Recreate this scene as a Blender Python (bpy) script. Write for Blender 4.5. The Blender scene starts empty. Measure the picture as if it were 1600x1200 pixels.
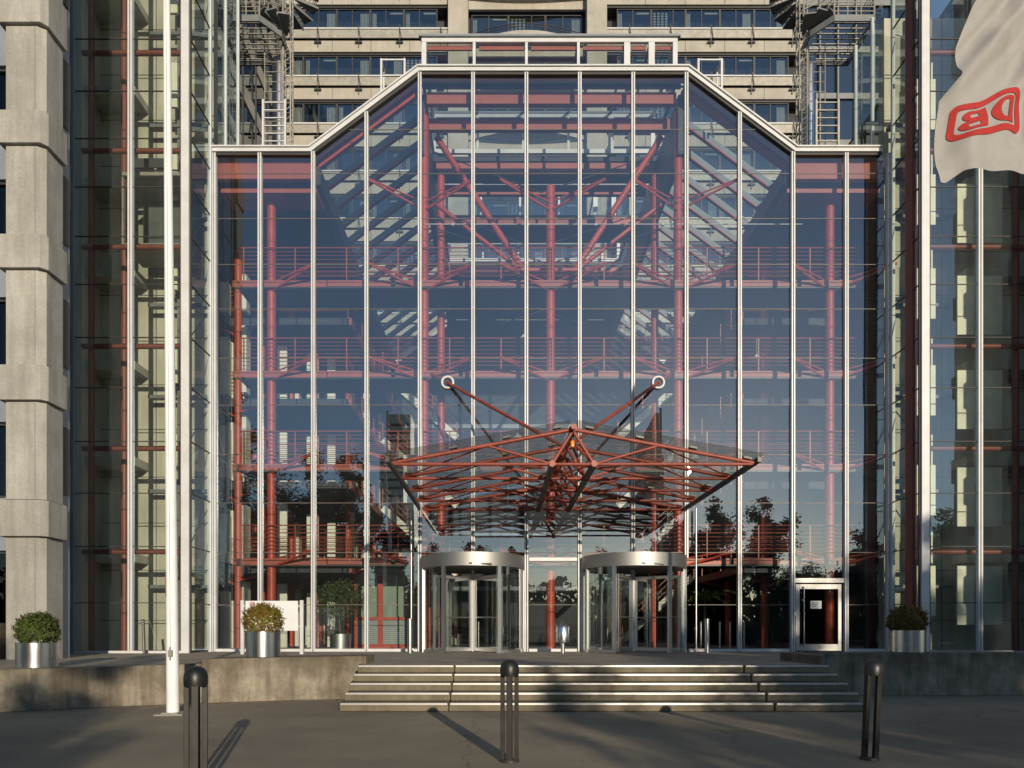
import bpy, bmesh, math, random
from mathutils import Vector, Matrix
random.seed(7)
S = bpy.context.scene
COL = S.collection
PI = math.pi
R = math.radians

# ------------------------------------------------------------------ helpers
def new_mat(name):
    m = bpy.data.materials.new(name); m.use_nodes = True
    nt = m.node_tree; nt.nodes.clear()
    out = nt.nodes.new('ShaderNodeOutputMaterial')
    return m, nt, out

def ramp(nt, fac, stops):
    r = nt.nodes.new('ShaderNodeValToRGB')
    els = r.color_ramp.elements
    while len(els) < len(stops): els.new(0.5)
    for e, (p, c) in zip(els, stops):
        e.position = p; e.color = (c[0], c[1], c[2], 1)
    nt.links.new(fac, r.inputs['Fac'])
    return r.outputs['Color']

def coords(nt, scale=(1, 1, 1), obj=True):
    g = nt.nodes.new('ShaderNodeNewGeometry') if not obj else nt.nodes.new('ShaderNodeTexCoord')
    mp = nt.nodes.new('ShaderNodeMapping'); mp.inputs['Scale'].default_value = scale
    nt.links.new(g.outputs['Position'] if not obj else g.outputs['Object'], mp.inputs['Vector'])
    return mp.outputs['Vector']

def noise(nt, vec, scale, detail=6, rough=0.6):
    n = nt.nodes.new('ShaderNodeTexNoise')
    n.inputs['Scale'].default_value = scale; n.inputs['Detail'].default_value = detail
    n.inputs['Roughness'].default_value = rough
    nt.links.new(vec, n.inputs['Vector'])
    return n.outputs['Fac']

def mixc(nt, fac, a, b, mode='MIX'):
    m = nt.nodes.new('ShaderNodeMix'); m.data_type = 'RGBA'; m.blend_type = mode
    if isinstance(fac, (int, float)): m.inputs['Factor'].default_value = fac
    else: nt.links.new(fac, m.inputs['Factor'])
    for v, i in ((a, 'A'), (b, 'B')):
        s = [x for x in m.inputs if x.name == i and x.type == 'RGBA'][0]
        if isinstance(v, tuple): s.default_value = (v[0], v[1], v[2], 1)
        else: nt.links.new(v, s)
    return [x for x in m.outputs if x.type == 'RGBA'][0]

def principled(nt, out, color, rough=0.6, metal=0.0, spec=0.5):
    p = nt.nodes.new('ShaderNodeBsdfPrincipled')
    if isinstance(color, tuple): p.inputs['Base Color'].default_value = (color[0], color[1], color[2], 1)
    else: nt.links.new(color, p.inputs['Base Color'])
    if isinstance(rough, (int, float)): p.inputs['Roughness'].default_value = rough
    else: nt.links.new(rough, p.inputs['Roughness'])
    p.inputs['Metallic'].default_value = metal
    p.inputs['Specular IOR Level'].default_value = spec
    nt.links.new(p.outputs[0], out.inputs['Surface'])
    return p

def bump(nt, p, h, strength=0.3, dist=0.02):
    b = nt.nodes.new('ShaderNodeBump'); b.inputs['Strength'].default_value = strength
    b.inputs['Distance'].default_value = dist
    nt.links.new(h, b.inputs['Height']); nt.links.new(b.outputs[0], p.inputs['Normal'])

def m_simple(name, col, rough=0.5, metal=0.0, var=0.15, scale=2.0, spec=0.5):
    m, nt, out = new_mat(name)
    v = coords(nt, obj=False)
    n = noise(nt, v, scale)
    c = ramp(nt, n, [(0.3, tuple(x * (1 - var) for x in col)), (0.7, tuple(min(1, x * (1 + var)) for x in col))])
    n2 = noise(nt, v, scale * 6, 3)
    r = nt.nodes.new('ShaderNodeMapRange'); r.inputs['To Min'].default_value = max(0.02, rough - 0.08); r.inputs['To Max'].default_value = rough + 0.08
    nt.links.new(n2, r.inputs['Value'])
    principled(nt, out, c, r.outputs[0], metal, spec)
    return m

def m_concrete(name, lo, hi, streak=0.5, dirt=(0.12, 0.10, 0.08), bumpy=0.25):
    m, nt, out = new_mat(name)
    v = coords(nt, obj=False)
    c = ramp(nt, noise(nt, v, 0.9, 8, 0.65), [(0.3, lo), (0.7, hi)])
    vs = coords(nt, (2.2, 2.2, 0.22), obj=False)
    st = ramp(nt, noise(nt, vs, 1.6, 5), [(0.42, (0, 0, 0)), (0.75, (streak, streak, streak))])
    c = mixc(nt, st, c, dirt)
    fine = noise(nt, v, 22, 4, 0.7)
    c = mixc(nt, 0.35, c, ramp(nt, fine, [(0.3, (0.35, 0.35, 0.35)), (0.7, (0.75, 0.75, 0.75))]), 'OVERLAY')
    p = principled(nt, out, c, 0.85, 0, 0.3)
    bump(nt, p, fine, bumpy, 0.01)
    return m

def m_wall_weathered():
    m, nt, out = new_mat('weathered concrete')
    v = coords(nt, obj=False)
    c = ramp(nt, noise(nt, v, 1.6, 9, 0.7), [(0.32, (0.13, 0.11, 0.085)), (0.5, (0.24, 0.21, 0.165)), (0.7, (0.40, 0.36, 0.29))])
    vs = coords(nt, (3.0, 3.0, 0.35), obj=False)
    st = ramp(nt, noise(nt, vs, 2.0, 6), [(0.4, (0, 0, 0)), (0.7, (0.75, 0.75, 0.75))])
    c = mixc(nt, st, c, (0.09, 0.075, 0.055))
    # damp dark zone near the ground and mossy top edge, by height
    g = nt.nodes.new('ShaderNodeNewGeometry'); s = nt.nodes.new('ShaderNodeSeparateXYZ')
    nt.links.new(g.outputs['Position'], s.inputs[0])
    mr = nt.nodes.new('ShaderNodeMapRange'); mr.inputs['From Min'].default_value = 0.45; mr.inputs['From Max'].default_value = 1.0
    nt.links.new(s.outputs['Z'], mr.inputs['Value'])
    ml = nt.nodes.new('ShaderNodeMath'); ml.operation = 'MULTIPLY'
    nt.links.new(mr.outputs[0], ml.inputs[0]); nt.links.new(noise(nt, v, 4, 6), ml.inputs[1])
    c = mixc(nt, ml.outputs[0], c, (0.07, 0.055, 0.035))
    fine = noise(nt, v, 26, 5, 0.75)
    p = principled(nt, out, c, 0.9, 0, 0.2)
    bump(nt, p, fine, 0.5, 0.015)
    return m

def m_asphalt():
    m, nt, out = new_mat('asphalt')
    v = coords(nt, obj=False)
    c = ramp(nt, noise(nt, v, 0.55, 9, 0.68), [(0.3, (0.20, 0.173, 0.128)), (0.55, (0.255, 0.216, 0.158)), (0.75, (0.31, 0.262, 0.19))])
    big = noise(nt, v, 0.16, 4, 0.5)
    c = mixc(nt, 0.55, c, ramp(nt, big, [(0.35, (0.32, 0.32, 0.33)), (0.65, (0.66, 0.65, 0.63))]), 'OVERLAY')
    spots = ramp(nt, noise(nt, v, 3.2, 5, 0.75), [(0.63, (0, 0, 0)), (0.72, (0.55, 0.55, 0.55))])
    c = mixc(nt, spots, c, (0.09, 0.08, 0.066))
    grain = noise(nt, v, 90, 3, 0.8)
    c = mixc(nt, 0.5, c, ramp(nt, grain, [(0.3, (0.25, 0.25, 0.25)), (0.72, (0.8, 0.8, 0.8))]), 'OVERLAY')
    vo = nt.nodes.new('ShaderNodeTexVoronoi'); vo.feature = 'DISTANCE_TO_EDGE'; vo.inputs['Scale'].default_value = 0.23
    dv = nt.nodes.new('ShaderNodeVectorMath'); dv.operation = 'ADD'
    nn = nt.nodes.new('ShaderNodeTexNoise'); nn.inputs['Scale'].default_value = 1.3; nn.inputs['Detail'].default_value = 5
    nt.links.new(v, nn.inputs['Vector']); nt.links.new(v, dv.inputs[0]); nt.links.new(nn.outputs['Color'], dv.inputs[1])
    nt.links.new(dv.outputs[0], vo.inputs['Vector'])
    cr = ramp(nt, vo.outputs['Distance'], [(0.0, (0.5, 0.5, 0.5)), (0.006, (0, 0, 0))])
    c = mixc(nt, cr, c, (0.08, 0.075, 0.066))
    p = principled(nt, out, c, 0.88, 0, 0.25)
    bump(nt, p, grain, 0.35, 0.008)
    return m

def m_pavers(name, a, b, mortar, sx=0.2, sy=0.1):
    m, nt, out = new_mat(name)
    v = coords(nt, obj=False)
    br = nt.nodes.new('ShaderNodeTexBrick')
    br.inputs['Scale'].default_value = 1.0; br.inputs['Brick Width'].default_value = sx; br.inputs['Row Height'].default_value = sy
    br.inputs['Mortar Size'].default_value = 0.006
    br.inputs['Color1'].default_value = (*a, 1); br.inputs['Color2'].default_value = (*b, 1); br.inputs['Mortar'].default_value = (*mortar, 1)
    nt.links.new(v, br.inputs['Vector'])
    c = mixc(nt, 0.6, br.outputs['Color'], ramp(nt, noise(nt, v, 1.2, 8), [(0.3, (0.25, 0.25, 0.25)), (0.7, (0.75, 0.75, 0.72))]), 'OVERLAY')
    p = principled(nt, out, c, 0.85, 0, 0.3)
    bump(nt, p, br.outputs['Fac'], -0.4, 0.006)
    return m

def m_glass(name, base, tint=(0.82, 0.88, 0.87), refl=(0.9, 0.94, 1.0), rough=0.0, wav=0.0, haze=0.0):
    m, nt, out = new_mat(name)
    t = nt.nodes.new('ShaderNodeBsdfTransparent'); t.inputs[0].default_value = (*tint, 1)
    g = nt.nodes.new('ShaderNodeBsdfGlossy'); g.inputs['Color'].default_value = (*refl, 1); g.inputs['Roughness'].default_value = rough
    lw = nt.nodes.new('ShaderNodeFresnel'); gb = nt.nodes.new('ShaderNodeNewGeometry')
    ior = nt.nodes.new('ShaderNodeMapRange'); ior.inputs['To Min'].default_value = 1.5; ior.inputs['To Max'].default_value = 1 / 1.5
    nt.links.new(gb.outputs['Backfacing'], ior.inputs['Value']); nt.links.new(ior.outputs[0], lw.inputs['IOR'])
    mr = nt.nodes.new('ShaderNodeMapRange'); mr.inputs['From Min'].default_value = 0.04; mr.inputs['From Max'].default_value = 1.0
    mr.inputs['To Min'].default_value = base; mr.inputs['To Max'].default_value = 1.0
    nt.links.new(lw.outputs[0], mr.inputs['Value'])
    mx = nt.nodes.new('ShaderNodeMixShader')
    nt.links.new(mr.outputs[0], mx.inputs[0]); nt.links.new(t.outputs[0], mx.inputs[1]); nt.links.new(g.outputs[0], mx.inputs[2])
    last = mx
    if haze:
        # thin diffuse film painting a pale haze over the panes, heavier in patches
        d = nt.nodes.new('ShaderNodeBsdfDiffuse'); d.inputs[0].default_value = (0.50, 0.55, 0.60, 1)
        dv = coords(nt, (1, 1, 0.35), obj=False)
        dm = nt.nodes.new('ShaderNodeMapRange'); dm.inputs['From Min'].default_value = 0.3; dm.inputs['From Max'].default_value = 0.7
        dm.inputs['To Min'].default_value = haze * 0.6; dm.inputs['To Max'].default_value = haze * 1.4
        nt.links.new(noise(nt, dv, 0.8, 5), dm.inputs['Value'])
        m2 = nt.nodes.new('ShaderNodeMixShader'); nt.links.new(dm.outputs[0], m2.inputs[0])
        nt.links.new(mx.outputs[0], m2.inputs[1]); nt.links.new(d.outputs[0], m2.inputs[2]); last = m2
    nt.links.new(last.outputs[0], out.inputs['Surface'])
    if wav:
        v = coords(nt, obj=False)
        b = nt.nodes.new('ShaderNodeBump'); b.inputs['Strength'].default_value = wav; b.inputs['Distance'].default_value = 0.02
        nt.links.new(noise(nt, v, 0.7, 1), b.inputs['Height']); nt.links.new(b.outputs[0], g.inputs['Normal'])
    return m

def m_dusty(name):
    m, nt, out = new_mat(name)
    t = nt.nodes.new('ShaderNodeBsdfTransparent'); t.inputs[0].default_value = (0.70, 0.71, 0.66, 1)
    d = nt.nodes.new('ShaderNodeBsdfDiffuse'); tl = nt.nodes.new('ShaderNodeBsdfTranslucent')
    v = coords(nt, obj=False)
    c = ramp(nt, noise(nt, v, 1.5, 6), [(0.3, (0.32, 0.32, 0.285)), (0.7, (0.46, 0.46, 0.41))])
    nt.links.new(c, d.inputs[0]); nt.links.new(c, tl.inputs[0])
    g = nt.nodes.new('ShaderNodeBsdfGlossy'); g.inputs['Roughness'].default_value = 0.06
    a = nt.nodes.new('ShaderNodeMixShader'); a.inputs[0].default_value = 0.5
    nt.links.new(d.outputs[0], a.inputs[1]); nt.links.new(tl.outputs[0], a.inputs[2])
    b = nt.nodes.new('ShaderNodeMixShader'); b.inputs[0].default_value = 0.22
    nt.links.new(t.outputs[0], b.inputs[1]); nt.links.new(a.outputs[0], b.inputs[2])
    e = nt.nodes.new('ShaderNodeMixShader'); e.inputs[0].default_value = 0.07
    nt.links.new(b.outputs[0], e.inputs[1]); nt.links.new(g.outputs[0], e.inputs[2])
    nt.links.new(e.outputs[0], out.inputs['Surface'])
    return m

def m_foliage(name, a, b, c3):
    m, nt, out = new_mat(name)
    v = coords(nt, obj=False)
    n = noise(nt, v, 5.0, 4)
    c = ramp(nt, n, [(0.3, a), (0.5, b), (0.72, c3)])
    p = nt.nodes.new('ShaderNodeBsdfPrincipled'); nt.links.new(c, p.inputs['Base Color']); p.inputs['Roughness'].default_value = 0.6
    p.inputs['Specular IOR Level'].default_value = 0.3
    tr = nt.nodes.new('ShaderNodeBsdfTranslucent'); nt.links.new(c, tr.inputs[0])
    mx = nt.nodes.new('ShaderNodeMixShader'); mx.inputs[0].default_value = 0.25
    nt.links.new(p.outputs[0], mx.inputs[1]); nt.links.new(tr.outputs[0], mx.inputs[2]); nt.links.new(mx.outputs[0], out.inputs['Surface'])
    return m

def m_brushed(name, col=(0.62, 0.63, 0.65), rough=0.22):
    m, nt, out = new_mat(name)
    v = coords(nt, (40, 40, 0.6), obj=False)
    n = noise(nt, v, 3, 4)
    r = nt.nodes.new('ShaderNodeMapRange'); r.inputs['To Min'].default_value = rough - 0.06; r.inputs['To Max'].default_value = rough + 0.12
    nt.links.new(n, r.inputs['Value'])
    principled(nt, out, col, r.outputs[0], 1.0)
    return m

M = dict(
    concrete=m_concrete('light concrete', (0.265, 0.26, 0.242), (0.385, 0.376, 0.348), 0.75, (0.19, 0.18, 0.155)),
    concrete2=m_concrete('grey concrete', (0.42, 0.41, 0.35), (0.54, 0.525, 0.45), 0.35),
    concretetower=m_concrete('pale tower concrete', (0.30, 0.288, 0.258), (0.40, 0.385, 0.35), 0.35, (0.25, 0.21, 0.15)),
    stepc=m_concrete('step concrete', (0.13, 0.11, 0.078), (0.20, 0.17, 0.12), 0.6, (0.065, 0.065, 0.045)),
    wallw=m_wall_weathered(),
    asphalt=m_asphalt(),
    pavers=m_pavers('terrace pavers', (0.25, 0.22, 0.18), (0.33, 0.29, 0.24), (0.11, 0.10, 0.085), 0.2, 0.1),
    floorin=m_pavers('hall floor tiles', (0.10, 0.10, 0.10), (0.12, 0.12, 0.12), (0.05, 0.05, 0.05), 0.6, 0.6),
    white=m_simple('white coated aluminium', (0.54, 0.555, 0.58), 0.38, 0, 0.10, 1.5),
    paint=m_simple('white pole paint', (0.78, 0.79, 0.80), 0.3, 0, 0.05, 3.0),
    gasket=m_simple('dark gasket', (0.03, 0.03, 0.032), 0.6),
    transom=m_simple('bronze transom', (0.115, 0.10, 0.08), 0.5, 0, 0.1),
    red=m_simple('red oxide paint', (0.40, 0.056, 0.03), 0.45, 0, 0.2, 1.6),
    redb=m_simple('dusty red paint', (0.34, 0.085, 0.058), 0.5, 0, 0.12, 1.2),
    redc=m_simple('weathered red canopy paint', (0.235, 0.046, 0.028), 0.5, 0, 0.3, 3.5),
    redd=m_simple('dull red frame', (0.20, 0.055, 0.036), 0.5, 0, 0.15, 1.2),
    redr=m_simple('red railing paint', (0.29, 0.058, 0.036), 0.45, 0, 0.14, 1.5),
    dark=m_simple('dark steel', (0.035, 0.036, 0.04), 0.45),
    grey=m_simple('grey steel', (0.16, 0.17, 0.18), 0.5, 0.0, 0.2),
    galv=m_simple('galvanised steel', (0.30, 0.29, 0.26), 0.5, 0.2, 0.2, 4),
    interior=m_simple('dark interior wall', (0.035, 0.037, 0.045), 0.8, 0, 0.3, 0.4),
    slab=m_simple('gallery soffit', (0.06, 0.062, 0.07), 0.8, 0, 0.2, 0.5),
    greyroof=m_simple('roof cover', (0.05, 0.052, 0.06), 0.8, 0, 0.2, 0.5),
    bluegrey=m_simple('blue grey panel', (0.20, 0.23, 0.27), 0.5, 0, 0.12, 1.0),
    wfin=m_simple('white fin panel', (0.72, 0.72, 0.62), 0.6, 0, 0.12, 2.0),  # warm sun tint put into the white for the towers' sunlit patches
    curtain=m_simple('net curtain', (0.68, 0.68, 0.62), 0.9, 0, 0.15, 6.0),
    officeglass=m_glass('dark office glass', 0.05, (0.4, 0.42, 0.42), (0.5, 0.52, 0.55)),
    winglass=m_glass('tower window glass', 0.24, (0.50, 0.55, 0.56), (0.72, 0.80, 0.86)),
    black=m_simple('black lacquer', (0.012, 0.012, 0.013), 0.42, 0, 0.4, 7),
    bar=m_simple('bollard bar', (0.016, 0.015, 0.014), 0.5, 0.0, 0.5, 6, 0.35),
    steel=m_brushed('brushed stainless steel'),
    drum=m_brushed('dull drum aluminium', (0.36, 0.36, 0.355), 0.5),
    alum=m_brushed('satin aluminium', (0.50, 0.50, 0.50), 0.40),
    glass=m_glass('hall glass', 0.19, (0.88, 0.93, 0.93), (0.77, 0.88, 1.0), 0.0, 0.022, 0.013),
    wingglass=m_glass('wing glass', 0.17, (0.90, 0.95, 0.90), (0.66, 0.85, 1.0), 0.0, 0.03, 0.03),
    roofglass=m_glass('roof glass', 0.05, (0.78, 0.84, 0.82)),
    canglass=m_dusty('dusty canopy glass'),
    doorglass=m_glass('door glass', 0.09, (0.84, 0.88, 0.85)),
    kiosk=m_simple('kiosk panel', (0.36, 0.42, 0.36), 0.5, 0, 0.1),
    flag=m_foliage('white flag cloth', (0.385, 0.37, 0.355), (0.405, 0.39, 0.375), (0.43, 0.41, 0.395)),
    flagh=m_simple('flag hem', (0.33, 0.315, 0.30), 0.9, 0, 0.08, 20),
    flagred=m_simple('flag red print', (0.36, 0.02, 0.017), 0.85, 0, 0.06, 3),
    signw=m_simple('sign panel', (0.66, 0.67, 0.70), 0.4, 0, 0.04),
    ink=m_simple('black ink', (0.03, 0.03, 0.03), 0.7),
    paper=m_simple('notice paper', (0.7, 0.72, 0.68), 0.8),
    amber=m_simple('amber lens', (0.75, 0.25, 0.02), 0.25),
    bark=m_simple('bark', (0.09, 0.07, 0.05), 0.9, 0, 0.35, 8),
    soil=m_simple('soil', (0.04, 0.03, 0.02), 0.95, 0, 0.3, 10),
    fdark=m_foliage('dark leaves', (0.015, 0.028, 0.010), (0.03, 0.05, 0.016), (0.055, 0.075, 0.025)),
    fgreen=m_foliage('green box leaves', (0.035, 0.06, 0.012), (0.07, 0.10, 0.02), (0.12, 0.14, 0.03)),
    fyellow=m_foliage('yellowing leaves', (0.16, 0.075, 0.018), (0.20, 0.145, 0.022), (0.17, 0.19, 0.03)),
    fbrown=m_foliage('bronze leaves', (0.11, 0.05, 0.018), (0.15, 0.10, 0.02), (0.11, 0.11, 0.025)),
    findoor=m_foliage('fig leaves', (0.04, 0.075, 0.02), (0.08, 0.12, 0.03), (0.14, 0.17, 0.05)),
    lampw=m_simple('lamp enamel', (0.8, 0.8, 0.8), 0.4),
)

class MB:
    def __init__(s): s.v = []; s.f = []; s.sm = []
    def add(s, vs, fs, smooth=False):
        o = len(s.v); s.v += [tuple(x) for x in vs]
        for f in fs: s.f.append([i + o for i in f]); s.sm.append(smooth)
        return s
    def box(s, x0, x1, y0, y1, z0, z1):
        if x0 > x1: x0, x1 = x1, x0
        if y0 > y1: y0, y1 = y1, y0
        if z0 > z1: z0, z1 = z1, z0
        return s.add([(x0, y0, z0), (x1, y0, z0), (x1, y1, z0), (x0, y1, z0), (x0, y0, z1), (x1, y0, z1), (x1, y1, z1), (x0, y1, z1)],
                     [(0, 3, 2, 1), (4, 5, 6, 7), (0, 1, 5, 4), (1, 2, 6, 5), (2, 3, 7, 6), (3, 0, 4, 7)])
    def prism(s, pts, z0, z1):
        # pts counter clockwise seen from above
        n = len(pts)
        return s.add([(x, y, z0) for x, y in pts] + [(x, y, z1) for x, y in pts],
                     [tuple(reversed(range(n))), tuple(range(n, 2 * n))] + [(i, (i + 1) % n, n + (i + 1) % n, n + i) for i in range(n)])
    def xzprism(s, pts, y0, y1):
        n = len(pts)
        return s.add([(x, y0, z) for x, z in pts] + [(x, y1, z) for x, z in pts],
                     [tuple(range(n)), tuple(reversed(range(n, 2 * n)))] + [(i, n + i, n + (i + 1) % n, (i + 1) % n) for i in range(n)])
    def quad(s, a, b, c, d): return s.add([a, b, c, d], [(0, 1, 2, 3)])
    def bar(s, a, b, w, h=None, up=(0, 0, 1)):
        # rectangular bar from a to b, w across, h along up
        h = w if h is None else h
        a = Vector(a); b = Vector(b); d = (b - a).normalized(); u = Vector(up)
        if abs(d.dot(u)) > 0.98: u = Vector((0, 1, 0))
        x = d.cross(u).normalized(); u = x.cross(d).normalized()
        x *= w / 2; u *= h / 2
        vs = [a - x - u, a + x - u, a + x + u, a - x + u, b - x - u, b + x - u, b + x + u, b - x + u]
        return s.add(vs, [(0, 1, 2, 3), (7, 6, 5, 4), (0, 4, 5, 1), (1, 5, 6, 2), (2, 6, 7, 3), (3, 7, 4, 0)])
    def tube(s, a, b, r, n=10, r2=None, caps=True):
        r2 = r if r2 is None else r2
        a = Vector(a); b = Vector(b); d = (b - a).normalized()
        u = Vector((0, 0, 1)) if abs(d.z) < 0.9 else Vector((1, 0, 0))
        x = d.cross(u).normalized(); y = d.cross(x)
        vs = []
        for k in range(n):
            t = 2 * PI * k / n; q = x * math.cos(t) + y * math.sin(t)
            vs += [a + q * r, b + q * r2]
        s.add(vs, [(2 * k, 2 * k + 1, 2 * ((k + 1) % n) + 1, 2 * ((k + 1) % n)) for k in range(n)], True)
        if caps:
            s.add([vs[2 * k] for k in range(n)], [tuple(range(n))]); s.add([vs[2 * k + 1] for k in range(n)], [tuple(reversed(range(n)))])
        return s
    def path(s, pts, r, n=6):
        for p, q in zip(pts, pts[1:]): s.tube(p, q, r, n)
        return s
    def lathe(s, prof, c=(0, 0, 0), n=32):
        vs = []
        for r, z in prof:
            for k in range(n):
                t = 2 * PI * k / n; vs.append((c[0] + r * math.cos(t), c[1] + r * math.sin(t), c[2] + z))
        fs = []
        for i in range(len(prof) - 1):
            for k in range(n):
                fs.append((i * n + k, i * n + (k + 1) % n, (i + 1) * n + (k + 1) % n, (i + 1) * n + k))
        s.add(vs, fs, True)
        return s
    def arcwall(s, c, r, a0, a1, z0, z1, th=0.0, n=12):
        # vertical curved sheet (or wall of thickness th)
        vs = []
        for k in range(n + 1):
            t = a0 + (a1 - a0) * k / n
            vs += [(c[0] + r * math.cos(t), c[1] + r * math.sin(t), z0), (c[0] + r * math.cos(t), c[1] + r * math.sin(t), z1)]
        s.add(vs, [(2 * k, 2 * k + 2, 2 * k + 3, 2 * k + 1) for k in range(n)], True)
        if th:
            s.arcwall(c, r - th, a0, a1, z0, z1, 0, n)
            for z in (z0, z1):
                ring = []
                for k in range(n + 1):
                    t = a0 + (a1 - a0) * k / n
                    ring += [(c[0] + r * math.cos(t), c[1] + r * math.sin(t), z), (c[0] + (r - th) * math.cos(t), c[1] + (r - th) * math.sin(t), z)]
                s.add(ring, [(2 * k, 2 * k + 2, 2 * k + 3, 2 * k + 1) for k in range(n)])
        return s
    def torus(s, c, rr, r, n=28, m=10):
        # ring facing -Y
        vs = []
        for i in range(n):
            t = 2 * PI * i / n
            for j in range(m):
                p = 2 * PI * j / m; q = rr + r * math.cos(p)
                vs.append((c[0] + q * math.cos(t), c[1] + r * math.sin(p), c[2] + q * math.sin(t)))
        s.add(vs, [(i * m + j, ((i + 1) % n) * m + j, ((i + 1) % n) * m + (j + 1) % m, i * m + (j + 1) % m) for i in range(n) for j in range(m)], True)
        return s
    def leaf(s, p, size, aspect=0.55, nrm=None):
        d = Vector((random.gauss(0, 1), random.gauss(0, 1), random.gauss(0, 1)))
        if nrm is not None: d = d * 0.5 + Vector(nrm) * 1.0
        d.normalize()
        u = Vector((random.gauss(0, 1), random.gauss(0, 1), random.gauss(0, 1))); x = d.cross(u).normalized(); y = d.cross(x)
        p = Vector(p); x = x * size; y = y * size * aspect
        return s.add([p - x, p - y * 0.9, p + x, p + y * 0.9], [(0, 1, 2, 3)])
    def build(s, name, mat, parent=None, bevel=0.0, label=None):
        me = bpy.data.meshes.new(name)
        off = Vector((0, 0, 0))
        if parent is not None:
            q = parent
            while q is not None: off += q.location; q = q.parent
        me.from_pydata([tuple(Vector(v) - off) for v in s.v], [], s.f)
        me.polygons.foreach_set('use_smooth', s.sm)
        me.materials.append(mat); me.update()
        if any(s.sm): me.set_sharp_from_angle(angle=R(40))
        o = bpy.data.objects.new(name, me); COL.objects.link(o)
        if parent is not None: o.parent = parent
        if bevel:
            b = o.modifiers.new('edge', 'BEVEL'); b.width = bevel; b.segments = 2; b.limit_method = 'ANGLE'
        if label: o['label'] = label
        return o

def build_each(mb, name, mat, parent=None, bevel=0.0):
    # every loose piece of the collected mesh becomes an object of its own
    par = list(range(len(mb.v)))
    def find(i):
        while par[i] != i: par[i] = par[par[i]]; i = par[i]
        return i
    for f in mb.f:
        r0 = find(f[0])
        for i in f[1:]: par[find(i)] = r0
    groups = {}
    for f, sm in zip(mb.f, mb.sm): groups.setdefault(find(f[0]), []).append((f, sm))
    out = []
    for fs in groups.values():
        m = MB(); idx = {}
        for f, sm in fs:
            g_ = []
            for i in f:
                if i not in idx: idx[i] = len(m.v); m.v.append(mb.v[i])
                g_.append(idx[i])
            m.f.append(g_); m.sm.append(sm)
        out.append(m.build(name, mat, parent, bevel))
    return out

def tag(o, label=None, cat=None, group=None, kind=None):
    if label: o['label'] = label
    if cat: o['category'] = cat
    if group: o['group'] = group
    if kind: o['kind'] = kind
    return o

def thing(name, label, cat, loc=(0, 0, 0), group=None):
    o = bpy.data.objects.new(name, None); COL.objects.link(o); o.location = loc; o.empty_display_size = 0.3
    return tag(o, label, cat, group)

def copy_tree(o, parent=None):
    c = o.copy(); COL.objects.link(c); c.parent = parent
    for ch in list(o.children): copy_tree(ch, c)
    return c

# ------------------------------------------------------------------ layout constants (metres; camera stands at the origin, looking along +Y)
EYE = 1.56
TZ = 0.80            # terrace level
FY = 25.3            # plane of the hall front
WY = 23.5            # plane of the glass towers beside it
CX = 1.86            # axis of symmetry of the building
HX0, HX1 = -10.37, 13.97
ZF = [14.71, 11.34, 7.87, 4.36]      # gallery levels
ZT = [2.48, 4.36, 6.14, 7.87, 9.66, 11.34, 13.11, 14.71, 16.36, 17.98, 19.56]
SUN_AZ, SUN_EL = R(15.4), R(12.0)

# ------------------------------------------------------------------ ground
g = MB().add([(-600, -600, 0), (600, -600, 0), (600, 600, 0), (-600, 600, 0)], [(0, 1, 2, 3)]).build('ground', M['asphalt'])
tag(g, kind='structure')
# terrace: prism following the retaining walls
tw = MB().prism([(-60, 9.4), (-13.2, 11.4), (-9.2, 13.75), (-6.35, 15.3), (-3.3, 16.15), (-3.06, 15.62), (7.06, 15.62), (7.4, 17.1), (30, 17.1), (60, 17.1), (60, 70), (-60, 70)], 0.004, TZ)
tag(tw.build('terrace_paving', M['pavers']), kind='structure')
tag(MB().box(HX0 - 4, HX1 + 7, FY + 0.05, 46, TZ + 0.004, TZ + 0.02).build('floor', M['floorin']), kind='structure')

# steps
st = thing('stone_steps', 'wide flight of five worn concrete steps with metal nosings up to the terrace', 'steps', (2.0, 13.5, 0))
for k in range(5):
    y0 = 13.5 + 0.425 * k; z0 = 0.16 * k; z1 = z0 + 0.16
    m = MB(); nn = MB()
    for i, (a, b, dy) in enumerate([(-3.10, -1.012, 0.0), (-0.998, 5.235, 0.004), (5.255, 7.07, -0.03)]):
        m.box(a, b, y0 + dy, (y0 + 0.455) if k < 4 else 15.615, z0 + 0.006, z1)
        nn.box(a + 0.02, b - 0.02, y0 + dy - 0.012, y0 + dy + 0.045, z1 - 0.032, z1 + 0.008)
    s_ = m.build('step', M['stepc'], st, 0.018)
    nn.build('nosing', M['alum'], s_, 0.003)

# retaining walls
def wall_run(name, label, pts, th, bev=0.015):
    m = MB()
    n = len(pts)
    # pts: (x, y, top); thickness th goes away from the camera
    vs = []
    for (x, y, z) in pts:
        vs += [(x, y, 0.0), (x, y, z), (x, y + th, z), (x, y + th, 0.0)]
    fs = []
    for i in range(n - 1):
        for j in range(4):
            fs.append((i * 4 + j, (i + 1) * 4 + j, (i + 1) * 4 + (j + 1) % 4, i * 4 + (j + 1) % 4))
    fs += [(0, 1, 2, 3), tuple(reversed((4 * n - 4, 4 * n - 3, 4 * n - 2, 4 * n - 1)))]
    m.add(vs, fs)
    o = m.build(name, M['wallw'], None, bev)
    return tag(o, label, 'wall')
def curve_pts(ctrl, n=14):
    out = []
    for i in range(n + 1):
        t = i / n * (len(ctrl) - 1); k = min(int(t), len(ctrl) - 2); f = t - k
        out.append(tuple(ctrl[k][j] * (1 - f) + ctrl[k + 1][j] * f for j in range(3)))
    return out
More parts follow.
